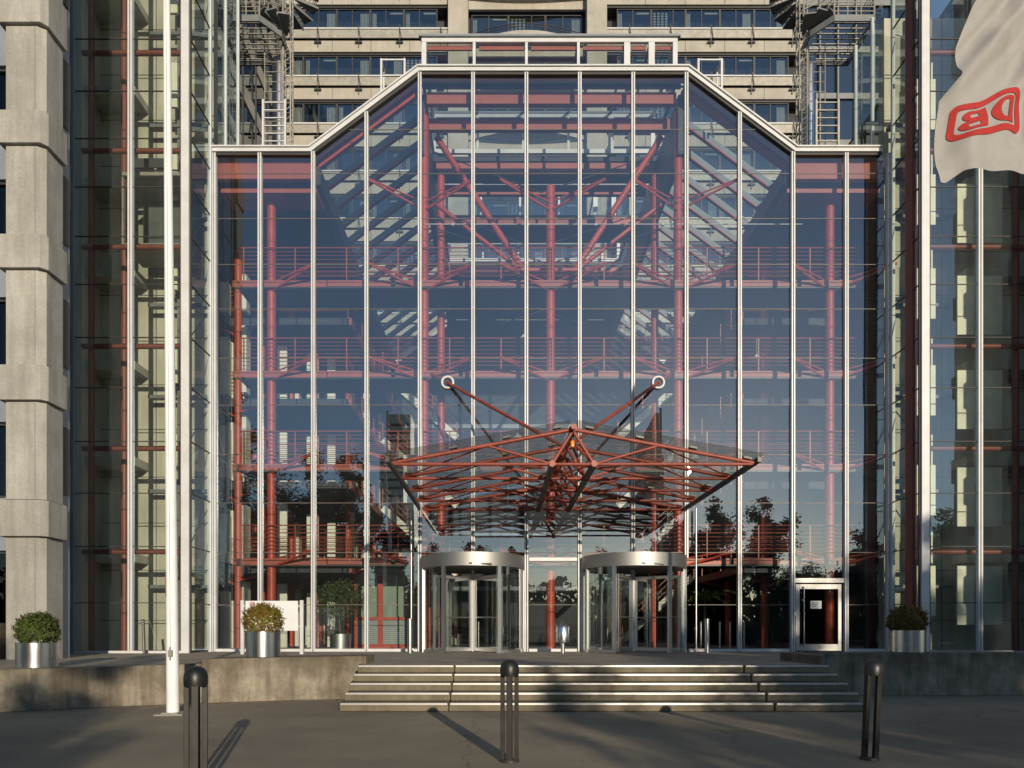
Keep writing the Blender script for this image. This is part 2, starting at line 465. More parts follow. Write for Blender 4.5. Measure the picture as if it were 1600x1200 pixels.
wall_run('retaining_wall', 'low weathered curved concrete wall running left from behind the flagpole',
         curve_pts([(-16.5, 10.2, 0.81), (-13.2, 11.55, 0.81), (-9.54, 13.4, 0.815), (-8.0, 14.3, 0.82), (-6.40, 15.05, 0.85)]), 0.4)
wall_run('retaining_wall', 'stained concrete wall between flagpole and left end of the steps',
         [(-6.385, 15.02, 0.95), (-5.6, 15.36, 0.955), (-4.6, 15.72, 0.965), (-3.08, 16.05, 0.98)], 1.1)
wall_run('retaining_wall', 'shaded concrete wall right of the steps under the bronze shrub',
         [(7.75, 16.8, 1.02), (10, 16.8, 1.02), (13, 16.8, 1.03), (18, 16.75, 1.03), (26, 16.7, 1.04)], 1.2)
tag(MB().prism([(7.085, 15.63), (7.74, 16.79), (7.74, 17.9), (7.085, 17.9)], 0.0, 1.0).build('wall_end_block', M['wallw'], None, 0.015),
    'short dark concrete end block beside the top right step', 'wall')

# ------------------------------------------------------------------ entrance hall
hall = thing('entrance_hall', 'tall glazed entrance hall with stepped gable outline, white mullions and red steel inside', 'building', (CX, FY, TZ))
def roofz(x):
    d = abs(x - CX)
    if d <= 4.79: return 21.56
    if d >= 8.66: return 18.68
    return 21.56 + (18.68 - 21.56) * (d - 4.79) / (8.66 - 4.79)
mx = [HX0] + [CX + k * 1.91 for k in (-5.5, -4.5, -3.5, -2.5, -1.5, -0.5, 0.5, 1.5, 2.5, 3.5, 4.5, 5.5)] + [HX1]
for i, x in enumerate(mx):
    zt = roofz(x) - 0.02
    zb = TZ
    if i in (5, 9): zb = 4.16          # above the revolving doors
    xx = x + (0.09 if i == 0 else -0.09 if i == 13 else 0)
    m = MB().box(xx - 0.066, xx - 0.014, FY - 0.13, FY + 0.05, zb, zt).box(xx + 0.014, xx + 0.066, FY - 0.13, FY + 0.05, zb, zt)
    o = m.build('mullion', M['white'], hall, 0.006)
    MB().box(xx - 0.014, xx + 0.014, FY - 0.075, FY + 0.03, zb, zt - 0.01).build('gasket', M['gasket'], o)
    cl = MB()
    for z in ZT:
        if zb < z < zt - 0.3: cl.box(xx - 0.015, xx + 0.015, FY - 0.12, FY - 0.08, z - 0.03, z + 0.03)
    if cl.v: cl.build('clamp', M['grey'], o)
# transoms
for z in ZT:
    m = MB()
    for a, b in zip(mx, mx[1:]):
        xa, xb = a + 0.085, b - 0.085
        top_a, top_b = roofz(a), roofz(b)
        if min(top_a, top_b) < z + 0.1:
            if max(top_a, top_b) < z + 0.3: continue
            xs = a + (b - a) * ((z + 0.1) - top_a) / (top_b - top_a)
            if top_a < top_b: xa = xs
            else: xb = xs
        if z < 3 and (abs((a + b) / 2 - (CX - 2.865)) < 1.9 or abs((a + b) / 2 - (CX + 2.865)) < 1.9): continue
        if z < 3.0 and 10.4 < a < 10.6: continue
        m.box(xa, xb, FY - 0.006, FY + 0.025, z - 0.010, z + 0.010)
    m.build('transom', M['transom'], hall)
# glass, one sheet of panes per bay, every pane set a touch out of true
for i, (a, b) in enumerate(zip(mx, mx[1:])):
    m = MB()
    zb = TZ + 0.1
    levels = [TZ + 0.09] + ZT + [30]
    for z0, z1 in zip(levels, levels[1:]):
        if z0 < 3.9 and i in (4, 5, 8, 9) : continue
        ta, tb = roofz(a) - 0.05, roofz(b) - 0.05
        if z0 >= max(ta, tb): continue
        if i == 11 and z1 < 3: z0, z1 = z0, z1
        if i == 11 and z0 < 3.0:
            if z0 < 2: continue
            z0 = 3.42
        tx, tz_ = random.gauss(0, 0.0036), random.gauss(0, 0.0036)
        pts = [(a, z0), (b, z0), (b, min(z1, tb)), (a, min(z1, ta))]
        if ta <= z0: pts = [(a + (b - a) * (z0 - ta) / (tb - ta), z0), (b, z0), (b, min(z1, tb))] + ([] if tb <= z1 else [(a + (b - a) * (z1 - ta) / (tb - ta), z1)])
        elif tb <= z0: pts = [(a, z0), (a + (b - a) * (z0 - ta) / (tb - ta), z0)] + ([(a, ta)] if ta <= z1 else [(a + (b - a) * (z1 - ta) / (tb - ta), z1), (a, z1)])
        elif ta < z1 < tb: pts = [(a, z0), (b, z0), (b, z1), (a + (b - a) * (z1 - ta) / (tb - ta), z1), (a, ta)]
        elif tb < z1 < ta: pts = [(a, z0), (b, z0), (b, tb), (a + (b - a) * (z1 - ta) / (tb - ta), z1), (a, z1)]
        cx_, cz_ = (a + b) / 2, (z0 + min(z1, max(ta, tb))) / 2
        m.add([(x, FY + (x - cx_) * tx + (z - cz_) * tz_, z) for x, z in pts], [tuple(range(len(pts)))])
    m.build('glass_bay', M['glass'], hall)
# head beams and sill
m = MB()
zs = [(HX0 - 0.05, 18.68), (CX - 8.66, 18.68), (CX - 4.79, 21.56), (CX + 4.79, 21.56), (CX + 8.66, 18.68), (HX1 - 0.35, 18.68)]
def band(off0, off1, y0, y1, name, mat):
    m = MB()
    up = []
    lo = []
    for i, (x, z) in enumerate(zs):
        k = 0.42 if 0 < i < 5 else 0
        s = (1 if i < 3 else -1) * (1 if i in (1, 4) else 1)
        dx = {0: 0, 1: -0.36, 2: -0.36, 3: 0.36, 4: 0.36, 5: 0}[i]
        up.append((x + dx * off1, z + off1)); lo.append((x + dx * off0, z + off0))
    for i in range(5):
        m.xzprism([lo[i], lo[i + 1], up[i + 1], up[i]], y0, y1)
    return m.build(name, mat, hall)
band(0.0, 0.13, FY - 0.16, FY + 0.45, 'head_beam', M['white'])
band(0.132, 0.18, FY - 0.22, FY + 0.50, 'coping', M['white'])
band(-0.09, -0.002, FY - 0.1, FY + 0.1, 'head_gasket', M['gasket'])
m = MB()
for a, b in ((HX0, CX - 4.775 - .09), (CX - 0.86, CX + 0.86), (CX + 4.775 + .09, 10.36), (12.36, HX1)): m.box(a, b, FY - 0.06, FY + 0.06, TZ, TZ + 0.10)
m.build('sill', M['white'], hall)
# bar between the two revolving doors
MB().box(CX - 0.86, CX + 0.86, FY - 0.09, FY + 0.05, 4.05, 4.17).build('door_head', M['white'], hall)

# red steel columns
for x, zt in ((CX - 10.5, 18.2), (CX - 4.75, 21.1), (CX, 18.25), (CX + 4.8, 21.1), (CX + 10.5, 18.2)):
    y = 26.5
    o = MB().tube((x, y, TZ), (x, y, zt), 0.165, 20).build('column', M['red'], hall)
    r = MB()
    for z in ZF + [17.98]:
        if z < zt:
            for dz in (-1.75, -0.45): r.lathe([(0.168, 0), (0.183, 0.012), (0.183, 0.05), (0.168, 0.062)], (x, y, z + dz), 20)
    r.build('joint_ring', M['red'], o)
    # V struts out to the glass
    v = MB()
    for z in ZF + [17.75 if abs(x - CX) < 5.5 else 13.0]:
        zz = z - 0.16
        if z == 13.0: continue
        for dx in (-1.91, 1.91):
            if HX0 < x + dx < HX1 + 0.3:
                v.tube((x, y - 0.1, zz - 0.28), (x + dx, FY + 0.1, zz + 0.25), 0.045, 8)
                v.tube((x, y - 0.1, zz + 0.02), (x + dx, FY + 0.1, zz + 0.28), 0.03, 8)
    v.build('wind_strut', M['red'], o)
# second row of columns just behind
for x in (CX - 4.25, CX + 4.25):
    MB().tube((x, 28.0, TZ), (x, 28.0, 19.6), 0.15, 16).build('column', M['red'], hall)

# gallery bridges with railings
for z in ZF:
    o = MB().box(-9.9, 13.6, 26.35, 27.9, z - 0.30, z - 0.12).box(-9.9, 13.6, 27.9, 28.05, z - 0.34, z - 0.08).build('bridge', M['slab'], hall)
    e = MB().box(-10.0, -6.5, 26.2, 26.349, z - 0.36, z - 0.12)
    a = -6.46
    while a < 13.4:
        b = min(a + 2.36, 13.4); e.box(a, b, 26.2, 26.349, z - 0.34, z - 0.12); a = b + 0.16
    e.build('edge_beam', M['redb'], o)
    b = MB().box(-10.0, 13.5, 26.215, 26.33, z - 0.40, z - 0.345)
    b.build('bottom_flange', M['dark'], o)
    rl = MB()
    x = -9.6
    while x < 13.4:
        rl.box(x - 0.02, x + 0.02, 26.24, 26.28, z - 0.12, z + 1.12); x += 1.92
    for k in range(8):
        h = 1.12 - 0.145 * k
        rr = 0.024 if k == 0 else 0.011
        rl.tube((-9.7, 26.26, z + h), (13.4, 26.26, z + h), rr, 6)
    for k in range(6):
        h = 1.08 - 0.16 * k
        rl.tube((-9.7, 27.98, z + h), (13.4, 27.98, z + h), 0.02 if k == 0 else 0.011, 6)
    rl.build('railing', M['redr'], o)

# interior side galleries: slabs, railings, columns, fins and stairs
for sgn in (-1, 1):
    xe = CX + sgn * 8.3                 # gallery edge
    xo = CX + sgn * 15.5
    for z in ZF:
        o = MB().box(min(xe, xo), max(xe, xo), 29.4, 45, z - 0.42, z - 0.1).build('gallery', M['slab'], hall)
        MB().box(xe - sgn * 0.14 - 0.06, xe - sgn * 0.14 + 0.06, 29.4, 45, z - 0.40, z - 0.1).build('edge_beam', M['redb'], o)
        rl = MB()
        for k in range(7):
            rl.tube((xe, 29.5, z + 1.05 - 0.15 * k), (xe, 44.8, z + 1.05 - 0.15 * k), 0.022 if k == 0 else 0.012, 6)
        y = 29.6
        while y < 44.9:
            rl.box(xe - 0.02, xe + 0.02, y - 0.02, y + 0.02, z - 0.1, z + 1.05); y += 1.5
        # return railing along the front of the gallery
        for k in range(6): rl.tube((xe, 29.5, z + 1.05 - 0.16 * k), (xo, 29.5, z + 1.05 - 0.16 * k), 0.018, 6)
        rl.build('railing', M['redr'], o)
    spots = [(-10.9, 29.2), (-9.95, 33.4), (-9.3, 36.2), (-8.3, 38.6), (-7.4, 41.0), (-11.8, 33.8)] if sgn < 0 else [(11.3, 30.2), (11.1, 34.4)]
    for x, y in spots:
        o = MB().tube((x, y, TZ), (x, y, 17.3), 0.16, 14).build('column', M['red'], hall)
        if sgn < 0:
            f = MB()
            for z in [TZ] + ZF[::-1]:
                h = random.uniform(2.2, 2.8) if z < 14 else 1.5
                f.box(x + 0.24, x + 0.42, y - 0.25, y + 0.25, z + 0.02, z + h)
                f.box(x - 0.75, x - 0.42, y - 0.05, y + 0.3, z + 0.02, z + h * 0.86)
            build_each(f, 'fin_panel', M['wfin'], o)
        bk = MB()
        for z in ZF:
            bk.tube((x, y, z - 0.75), (x - sgn * 1.2, y - 0.1, z - 0.46), 0.05, 8)
            bk.tube((x, y, z - 0.95), (x + sgn * 1.2, y - 0.1, z - 0.46), 0.05, 8)
        bk.build('bracket', M['red'], o)
    if sgn < 0:
        for x, y, wd in ((-9.55, 30.0, 0.42), (-8.45, 30.6, 0.5), (-7.75, 31.4, 0.35), (-11.6, 29.7, 0.3), (-7.2, 33.0, 0.3), (-6.85, 35.0, 0.3), (-10.35, 30.2, 0.25)):
            f = MB()
            for z in [TZ] + ZF[::-1][:-1]: f.box(x, x + wd, y, y + 0.12, z + 0.02, z + random.uniform(2.0, 2.75))
            build_each(f, 'fin_panel', M['wfin'], hall)
        for x, y in ((-8.0, 30.2), (-10.1, 29.8), (-7.0, 32.2)):
            MB().tube((x, y, TZ), (x, y, 14.3), 0.13, 14).build('column', M['red'], hall)
    # stairs between galleries, rising away from the axis
    for z0, z1 in zip([TZ] + ZF[::-1][:-1], ZF[::-1]):
        xa, xb = xe - sgn * 4.2, xe - sgn * 0.4
        ys = 36.0
        m = MB(); w = MB(); r_ = MB()
        n = 18
        for k in range(n):
            t0 = k / n
            x = xa + (xb - xa) * t0; z = z0 + (z1 - z0) * (k + 1) / n
            m.box(x, x + (xb - xa) / n * 1.1, ys, ys + 1.3, z - 0.16, z - 0.12)
        so = m.build('staircase', M['dark'], hall)
        w.bar((xa, ys - 0.05, z0 + 0.05), (xb, ys - 0.05, z1 - 0.05), 0.06, 0.34)
        w.build('stringer', M['wfin'], so)
        for k in range(0, n + 1, 3):
            x = xa + (xb - xa) * k / n; z = z0 + (z1 - z0) * k / n
            r_.box(x - 0.025, x + 0.025, ys - 0.09, ys - 0.04, z, z + 1.05)
        for hh in (1.05, 0.75, 0.45): r_.bar((xa, ys - 0.065, z0 + hh), (xb, ys - 0.065, z1 + hh), 0.035)
        r_.build('handrail', M['redr'], so)
# rear wall of the hall with dim glazed strips, and enclosing side walls
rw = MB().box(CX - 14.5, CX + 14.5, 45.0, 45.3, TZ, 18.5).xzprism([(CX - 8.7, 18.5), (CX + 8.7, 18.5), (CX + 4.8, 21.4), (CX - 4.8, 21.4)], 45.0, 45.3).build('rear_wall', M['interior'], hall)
m = MB()
for z in ZF: m.box(CX - 8, CX + 8, 44.9, 45.0, z - 0.25, z + 0.0)
m.build('floor_edge', M['bluegrey'], rw)
for sgn in (-1, 1):
    x = CX + sgn * 15.6
    MB().box(x - 0.1, x + 0.1, 27.9, 45.3, TZ, 18.95).build('side_wall', M['interior'], hall)

# roof: side flats, glazed slopes with rafters, flat top with lantern strips
for sgn in (-1, 1):
    xa, xb = CX + sgn * 8.66, CX + sgn * 15.7
    MB().box(min(xa, xb), max(xa, xb), FY + 0.46, 45, 18.5, 18.84).build('flat_roof', M['greyroof'], hall)
    o = MB().box(CX + sgn * 8.62, HX0 + 0.1 if sgn < 0 else HX1 - 0.1, FY + 0.25, FY + 0.45, 17.95, 18.62).build('edge_girder', M['redb'], hall)
    MB().box(CX + sgn * 8.62, HX0 + 0.1 if sgn < 0 else HX1 - 0.1, FY + 0.5, FY + 1.6, 17.6, 17.75).build('flange', M['redb'], o)
    # slope
    p0 = (CX + sgn * 8.62, 18.68); p1 = (CX + sgn * 4.85, 21.48)
    q = [(p0[0], FY + 0.47, p0[1] + 0.12), (p0[0], 45, p0[1] + 0.12), (p1[0], 45, p1[1] + 0.12), (p1[0], FY + 0.47, p1[1] + 0.12)]
    MB().add(q, [(0, 1, 2, 3)]).build('slope_glazing', M['roofglass'], hall)
    y = FY + 0.62
    k = 0
    while y < 45:
        o = MB().bar((p0[0], y, p0[1]), (p1[0], y, p1[1]), 0.13 if k else 0.2, 0.24 if k else 0.34).build('rafter', M['bluegrey'] if k else M['red'], hall)
        MB().bar((p0[0], y, p0[1] - 0.15), (p1[0], y, p1[1] - 0.15), 0.16, 0.05).build('flange', M['red'], o)
        y += 1.28; k += 1
    # deep girder along the ridge
    MB().box(p1[0] - 0.12, p1[0] + 0.12, FY + 0.9, 45, 19.3, 21.5).build('ridge_girder', M['dark'], hall)
    MB().box(p0[0] - 0.15, p0[0] + 0.15, FY + 0.5, 45, 17.9, 18.49).build('eave_girder', M['dark'], hall)
for y0, y1 in ((FY + 0.46, 25.85), (29.8, 31.3), (34.0, 36.1), (38.5, 45)):
    MB().box(CX - 4.72, CX + 4.72, y0, y1, 21.42, 21.62).build('flat_roof', M['greyroof'], hall)
for y0, zz in ((25.95, 21.0), (26.75, 20.62), (29.65, 20.85), (31.35, 21.0), (33.8, 21.0), (38.4, 20.95)):
    o = MB().box(CX - 4.6, CX + 4.6, y0, y0 + 0.2, zz - 0.02, zz + 0.4).build('roof_beam', M['redb'], hall)
# cross ties under the roof
m = MB()
for y in (27.4, 31.4):
    m.path([(CX - 4.5, y, 20.2), (CX - 0.3, y, 18.6), (CX + 4.5, y, 20.2)], 0.022, 6)
    m.path([(CX - 4.4, y, 17.2), (CX + 2, y, 15.2)], 0.02, 6)
    m.path([(CX + 4.4, y, 17.2), (CX - 2, y, 15.2)], 0.02, 6)
m.build('tie_rod', M['dark'], hall)
# big V braces
for y, zt, r in ((27.35, 20.7, 0.12),):
    for sgn in (-1, 1):
        o = MB().tube((CX + sgn * 4.35, y, zt), (CX + sgn * 1.0, y, 15.55), r, 14).build('brace', M['red'], hall)
        MB().tube((CX + sgn * 4.35, y, zt - 2.6), (CX + sgn * 1.0, y, 15.5), r * 0.7, 12).build('lower_strut', M['red'], o)
    MB().tube((CX - 1.1, y, 15.55), (CX + 1.1, y, 15.55), r, 14).build('brace_foot', M['red'], hall)
# horizontal white pipe with clamps
m = MB().tube((CX - 4.7, 26.1, 16.62), (CX + 9.3, 26.1, 16.62), 0.018, 6)
for x in (-2.2, 0.6, 3.1, 5.6): m.lathe([(0, 0), (0.05, 0), (0.06, 0.07), (0, 0.08)], (x + 0.4, 26.1, 16.56), 10)
m.build('sprinkler_pipe', M['white'], hall)

# lanterns on the flat top
for yf, yb in ((25.9, 29.7), (34.6, 38.4)):
    lt = MB()
    x0, x1 = CX - 4.78, CX + 4.62
    z0, z1 = 21.76, 23.32
    xs = [x0, x0 + 1.93, x0 + 3.85, x0 + 5.76, x0 + 7.55, x0 + 8.45, x1]
    for yy in (yf, yb):
        lt.box(x0, x1, yy - 0.06, yy + 0.06, z1 - 0.15, z1)
        lt.box(x0, x1, yy - 0.06, yy + 0.06, z0 - 0.1, z0 + 0.07)
        for i, x in enumerate(xs):
            w = 0.17 if i in (0, 6) else 0.11 if i in (4, 5) else 0.05
            lt.box(max(x0, x - w), min(x1, x + w), yy - 0.05, yy + 0.05, z0 + 0.07, z1 - 0.15)
    for x in (x0 + 0.06, x1 - 0.06):
        lt.box(x - 0.06, x + 0.06, yf + 0.06, yb - 0.06, z1 - 0.15, z1); lt.box(x - 0.06, x + 0.06, yf + 0.06, yb - 0.06, z0 - 0.1, z0 + 0.07)
    lo = lt.build('lantern', M['white'], hall)
    cp = MB().box(x0 - 0.1, x1 + 0.1, yf - 0.14, yf + 0.1, z1 + 0.004, z1 + 0.08).box(x0 - 0.1, x1 + 0.1, yb - 0.1, yb + 0.14, z1 + 0.004, z1 + 0.08)
    for x in xs: cp.box(x - 0.04, x + 0.04, yf + 0.1, yb - 0.1, z1 + 0.004, z1 + 0.07)
    cp.build('lantern_cap', M['bluegrey'], lo)
    MB().quad((x0, yf, z1 + 0.075), (x1, yf, z1 + 0.075), (x1, yb, z1 + 0.075), (x0, yb, z1 + 0.075)).build('cap_glass', M['roofglass'], lo)
    rb = MB()
    for i, (a, b) in enumerate(zip(xs, xs[1:])):
        rb.box(a + 0.18, b - 0.18 if i > 3 else b - 0.08, yf + 0.1, yf + 0.16, z1 - 0.32, z1 - 0.16)
    rb.build('blind', M['redb'], lo)
    gg = MB()
    for yy in (yf, yb): gg.quad((x0, yy, z0), (x1, yy, z0), (x1, yy, z1), (x0, yy, z1))
    gg.build('lantern_glass', M['doorglass'], lo)

# side exit door in the right hand bay
dx0, dx1 = CX + 8.62, CX + 10.42
fr = MB().box(dx0, dx1, FY - 0.10, FY + 0.04, 3.27, 3.43)
fr.build('door_lintel', M['drum'], hall)
dr = MB()
dr.box(dx0 + 0.08, dx0 + 0.22, FY - 0.07, FY + 0.03, TZ + 0.03, 3.22); dr.box(dx1 - 0.20, dx1 - 0.08, FY - 0.07, FY + 0.03, TZ + 0.03, 3.22)
dr.box(dx0 + 0.22, dx1 - 0.20, FY - 0.07, FY + 0.03, 3.04, 3.22); dr.box(dx0 + 0.22, dx1 - 0.20, FY - 0.07, FY + 0.03, TZ + 0.03, TZ + 0.27)
do = dr.build('door', M['drum'], hall, 0.006)
MB().quad((dx0 + 0.2, FY - 0.02, TZ + 0.25), (dx1 - 0.18, FY - 0.02, TZ + 0.25), (dx1 - 0.18, FY - 0.02, 3.06), (dx0 + 0.2, FY - 0.02, 3.06)).build('pane', M['doorglass'], do)
MB().tube((dx0 + 0.34, FY - 0.17, TZ + 0.2), (dx0 + 0.34, FY - 0.17, 3.15), 0.022, 10).tube((dx0 + 0.34, FY - 0.17, TZ + 0.25), (dx0 + 0.34, FY - 0.05, TZ + 0.25), 0.02, 8).tube((dx0 + 0.34, FY - 0.17, 3.1), (dx0 + 0.34, FY - 0.05, 3.1), 0.02, 8).build('handle', M['steel'], do)
MB().box(dx0 + 0.62, dx0 + 1.02, FY - 0.032, FY - 0.026, 2.34, 2.62).build('notice', M['paper'], do)
m = MB()
for k in range(3): m.box(dx0 + 0.68, dx0 + 0.93 - 0.05 * k, FY - 0.036, FY - 0.0335, 2.54 - 0.06 * k, 2.56 - 0.06 * k)
m.build('notice_print', M['ink'], do)
MB().box(dx0 - 0.02, dx0 + 0.07, FY - 0.16, FY - 0.13, 2.1, 2.22).build('call_button', M['alum'], do)

# revolving doors
def revolving(cx, label, rot):
    c = (cx, FY - 0.15); r = 1.80
    z0, z1, z2 = TZ, 3.72, 4.17
    base = MB().arcwall(c, r + 0.05, 0, 2 * PI, z1, z2, 0.12, 64)
    o = base.build('revolving_door', M['drum'], hall, label=label)
    cap = MB(); n = 48
    for z in (z1 + 0.04, z2 - 0.02):
        cap.add([(c[0] + (r - 0.07) * math.cos(2 * PI * k / n), c[1] + (r - 0.07) * math.sin(2 * PI * k / n), z) for k in range(n)], [tuple(range(n))])
    cap.build('drum_ceiling', M['grey'], o)
    sen = MB().box(cx - 0.05, cx + 0.05, c[1] - r - 0.10, c[1] - r - 0.05, z1 + 0.05, z1 + 0.09)
    sen.box(cx + 0.35, cx + 0.7, c[1] - r - 0.03, c[1] - r + 0.07, z1 + 0.03, z1 + 0.08)
    sen.build('sensor', M['dark'], o)
    ps = MB()
    for a in (-90 - 31, -90 + 31, 90 - 31, 90 + 31, -90 - 72, -90 + 72):
        x, y = c[0] + r * math.cos(R(a)), c[1] + r * math.sin(R(a))
        ps.bar((x, y, z0), (x, y, z1), 0.13 if abs(abs(a + 90) - 31) < 1 else 0.09, 0.09, (math.cos(R(a)), math.sin(R(a)), 0))
    build_each(ps, 'drum_post', M['alum'], o)
    gl = MB(); rails = MB()
    for a0, a1 in ((-90 + 31, 90 - 31), (90 + 31, 270 - 31)):
        gl.arcwall(c, r - 0.02, R(a0), R(a1), z0 + 0.1, z1, 0, 20)
        rails.arcwall(c, r + 0.02, R(a0), R(a1), z0 + 0.005, z0 + 0.1, 0.06, 20)
    build_each(gl, 'curved_glass', M['doorglass'], o); rails.build('base_rail', M['alum'], o)
    MB().tube((c[0], c[1], z0 + 0.01), (c[0], c[1], z1), 0.055, 12).build('spindle', M['white'], o)
    for k in range(4):
        t = R(rot + 90 * k); d = Vector((math.cos(t), math.sin(t), 0)); nrm = (-math.sin(t), math.cos(t), 0)
        P = lambda rr, z: (c[0] + d.x * rr, c[1] + d.y * rr, z)
        w = MB()
        w.bar(P(1.64, z0 + 0.04), P(1.64, z1 - 0.25), 0.09, 0.05, nrm); w.bar(P(0.11, z0 + 0.04), P(0.11, z1 - 0.25), 0.08, 0.05, nrm)
        w.bar(P(0.15, z1 - 0.3), P(1.6, z1 - 0.3), 0.05, 0.10); w.bar(P(0.15, z0 + 0.09), P(1.6, z0 + 0.09), 0.05, 0.13)
        w.tube(P(0.15, z0 + 1.22), P(1.6, z0 + 1.22), 0.02, 8)
        w.build('wing', M['alum'], o)
        MB().add([P(0.15, z0 + 0.15), P(1.6, z0 + 0.15), P(1.6, z1 - 0.35), P(0.15, z1 - 0.35)], [(0, 1, 2, 3)]).build('wing_glass', M['doorglass'], o)
revolving(CX - 2.865, 'left revolving door, catching the sun on its silver drum', 38)
revolving(CX + 2.865, 'right revolving door, in the shade of the trees', 62)
# white door posts either side of each drum
m = MB()
for x in (CX - 4.775 + 0.16, CX - 1.08, CX + 1.08, CX + 4.775 - 0.16):
    m.box(x - 0.05, x + 0.05, FY - 0.22, FY - 0.135, TZ, 4.2)
build_each(m, 'door_jamb', M['white'], hall)

# ------------------------------------------------------------------ entrance canopy
can = thing('entrance_canopy', 'red tubular steel canopy with low pitched glass roof over both revolving doors', 'canopy', (CX, FY, 5.8))
CW = 4.79; CF = 18.1; zc = 5.86; zr = 6.78
rows = [CF + 0.12 + 1.71 * k for k in range(5)]
MB().tube((CX, CF - 0.1, zr), (CX, FY - 0.2, zr), 0.075, 14).build('ridge_tube', M['redc'], can)
for s in (-0.545, 0.545):
    MB().bar((CX + s, CF + 0.05, zc), (CX + s, FY - 0.2, zc), 0.13, 0.13).build('bottom_chord', M['dark'], can)
for s in (-1, 1):
    e = MB().bar((CX + s * CW, CF, zc + 0.10), (CX + s * CW, FY - 0.15, zc + 0.10), 0.10, 0.13)
    e.bar((CX + s * (CW + 0.07), CF, zc + 0.18), (CX + s * (CW + 0.07), FY - 0.15, zc + 0.18), 0.05, 0.05)
    e.build('edge_beam', M['dark'], can)
for y in rows:
    o = MB()
    for s in (-1, 1):
        o.tube((CX, y, zr - 0.02), (CX + s * (CW - 0.12), y, zc + 0.03), 0.052, 12)
        o.tube((CX, y, zr - 0.05), (CX + s * 0.545, y, zc), 0.045, 12)
        o.tube((CX + s * 0.545, y, zc), (CX + s * (CW - 0.15), y, zc), 0.042, 12)
        o.tube((CX + s * 0.6, y, zc + 0.02), (CX + s * 2.25, y, zc + (zr - zc) * (1 - 2.25 / CW)), 0.036, 10)
    o.tube((CX - 0.545, y, zc), (CX + 0.545, y, zc), 0.042, 12)
    t = o.build('truss', M['redc'], can)
    k = MB()
    for s in (-1, 1):
        k.tube((CX + s * 0.545, y - 0.09, zc), (CX + s * 0.545, y + 0.09, zc), 0.085, 12)
    k.tube((CX, y - 0.1, zr), (CX, y + 0.1, zr), 0.1, 14)
    k.build('node', M['redc'], t)
    f = MB()
    for s in (-1, 1):
        for d in (0.42, 1.72, 3.1, 4.5):
            z = zr + (zc - zr) * d / CW
            f.bar((CX + s * (d - 0.1), y, z + 0.10 + 0.02), (CX + s * (d + 0.1), y, z + 0.10 - 0.02), 0.16, 0.05)
            f.tube((CX + s * d, y, z + 0.03), (CX + s * d, y, z + 0.1), 0.03, 8)
    f.build('glass_clamp', M['dark'], t)
# diagonal lacing between trusses
lc = MB()
for y0, y1 in zip(rows, rows[1:]):
    ym = (y0 + y1) / 2
    for s in (-1, 1):
        lc.tube((CX, ym, zr - 0.05), (CX + s * 0.545, y0, zc), 0.034, 8)
        lc.tube((CX, ym, zr - 0.05), (CX + s * 0.545, y1, zc), 0.034, 8)
        lc.tube((CX + s * 0.545, y0, zc), (CX - s * 0.545, y1, zc), 0.026, 8) if s > 0 else None
        lc.bar((CX + s * 0.75, ym - 0.3, zc + 0.03), (CX + s * 1.35, ym + 0.1, zc + 0.17), 0.2, 0.03)
lc.build('lacing', M['redc'], can)
br = MB()
for y0, y1 in zip(rows, rows[1:]):
    for s in (-1, 1):
        zz = zc + (zr - zc) * (1 - 2.3 / CW)
        br.tube((CX + s * 2.3, y0, zz - 0.03), (CX + s * (CW - 0.2), y1, zc + 0.05), 0.02, 6)
br.build('wind_brace', M['redc'], can)
gp = MB()
yy = [CF - 0.15, rows[1], rows[2], rows[3], FY - 0.18]
for y0, y1 in zip(yy, yy[1:]):
    for s in (-1, 1):
        pts = [(CX + s * 0.09, y0 + 0.01, zr + 0.15), (CX + s * 0.09, y1 - 0.01, zr + 0.15), (CX + s * (CW + 0.12), y1 - 0.01, zc + 0.215), (CX + s * (CW + 0.12), y0 + 0.01, zc + 0.215)]
        gp.add(pts, [(0, 1, 2, 3)])
gp.build('glass_roof', M['canglass'], can)
MB().tube((CX, CF + 0.25, zr - 0.28), (CX, CF + 0.25, zr - 0.10), 0.035, 10).build('lamp_holder', M['dark'], can)
MB().lathe([(0, -0.16), (0.05, -0.14), (0.06, -0.02), (0.045, 0.02)], (CX, CF + 0.25, zr - 0.3), 14).build('warning_light', M['amber'], can)
for s in (-1, 1):
    a = (CX + s * 4.6, 26.4, 11.25); b = (CX, rows[1] + 0.3, zr + 0.02)
    MB().tube(a, b, 0.055, 12).build('tie_rod', M['redc'], can)
    t = (FY - 26.4) / (b[1] - 26.4)
    p = [a[i] + (b[i] - a[i]) * t for i in range(3)]
    MB().torus((p[0], FY - 0.05, p[2]), 0.2, 0.045).build('sleeve_ring', M['white'], can)

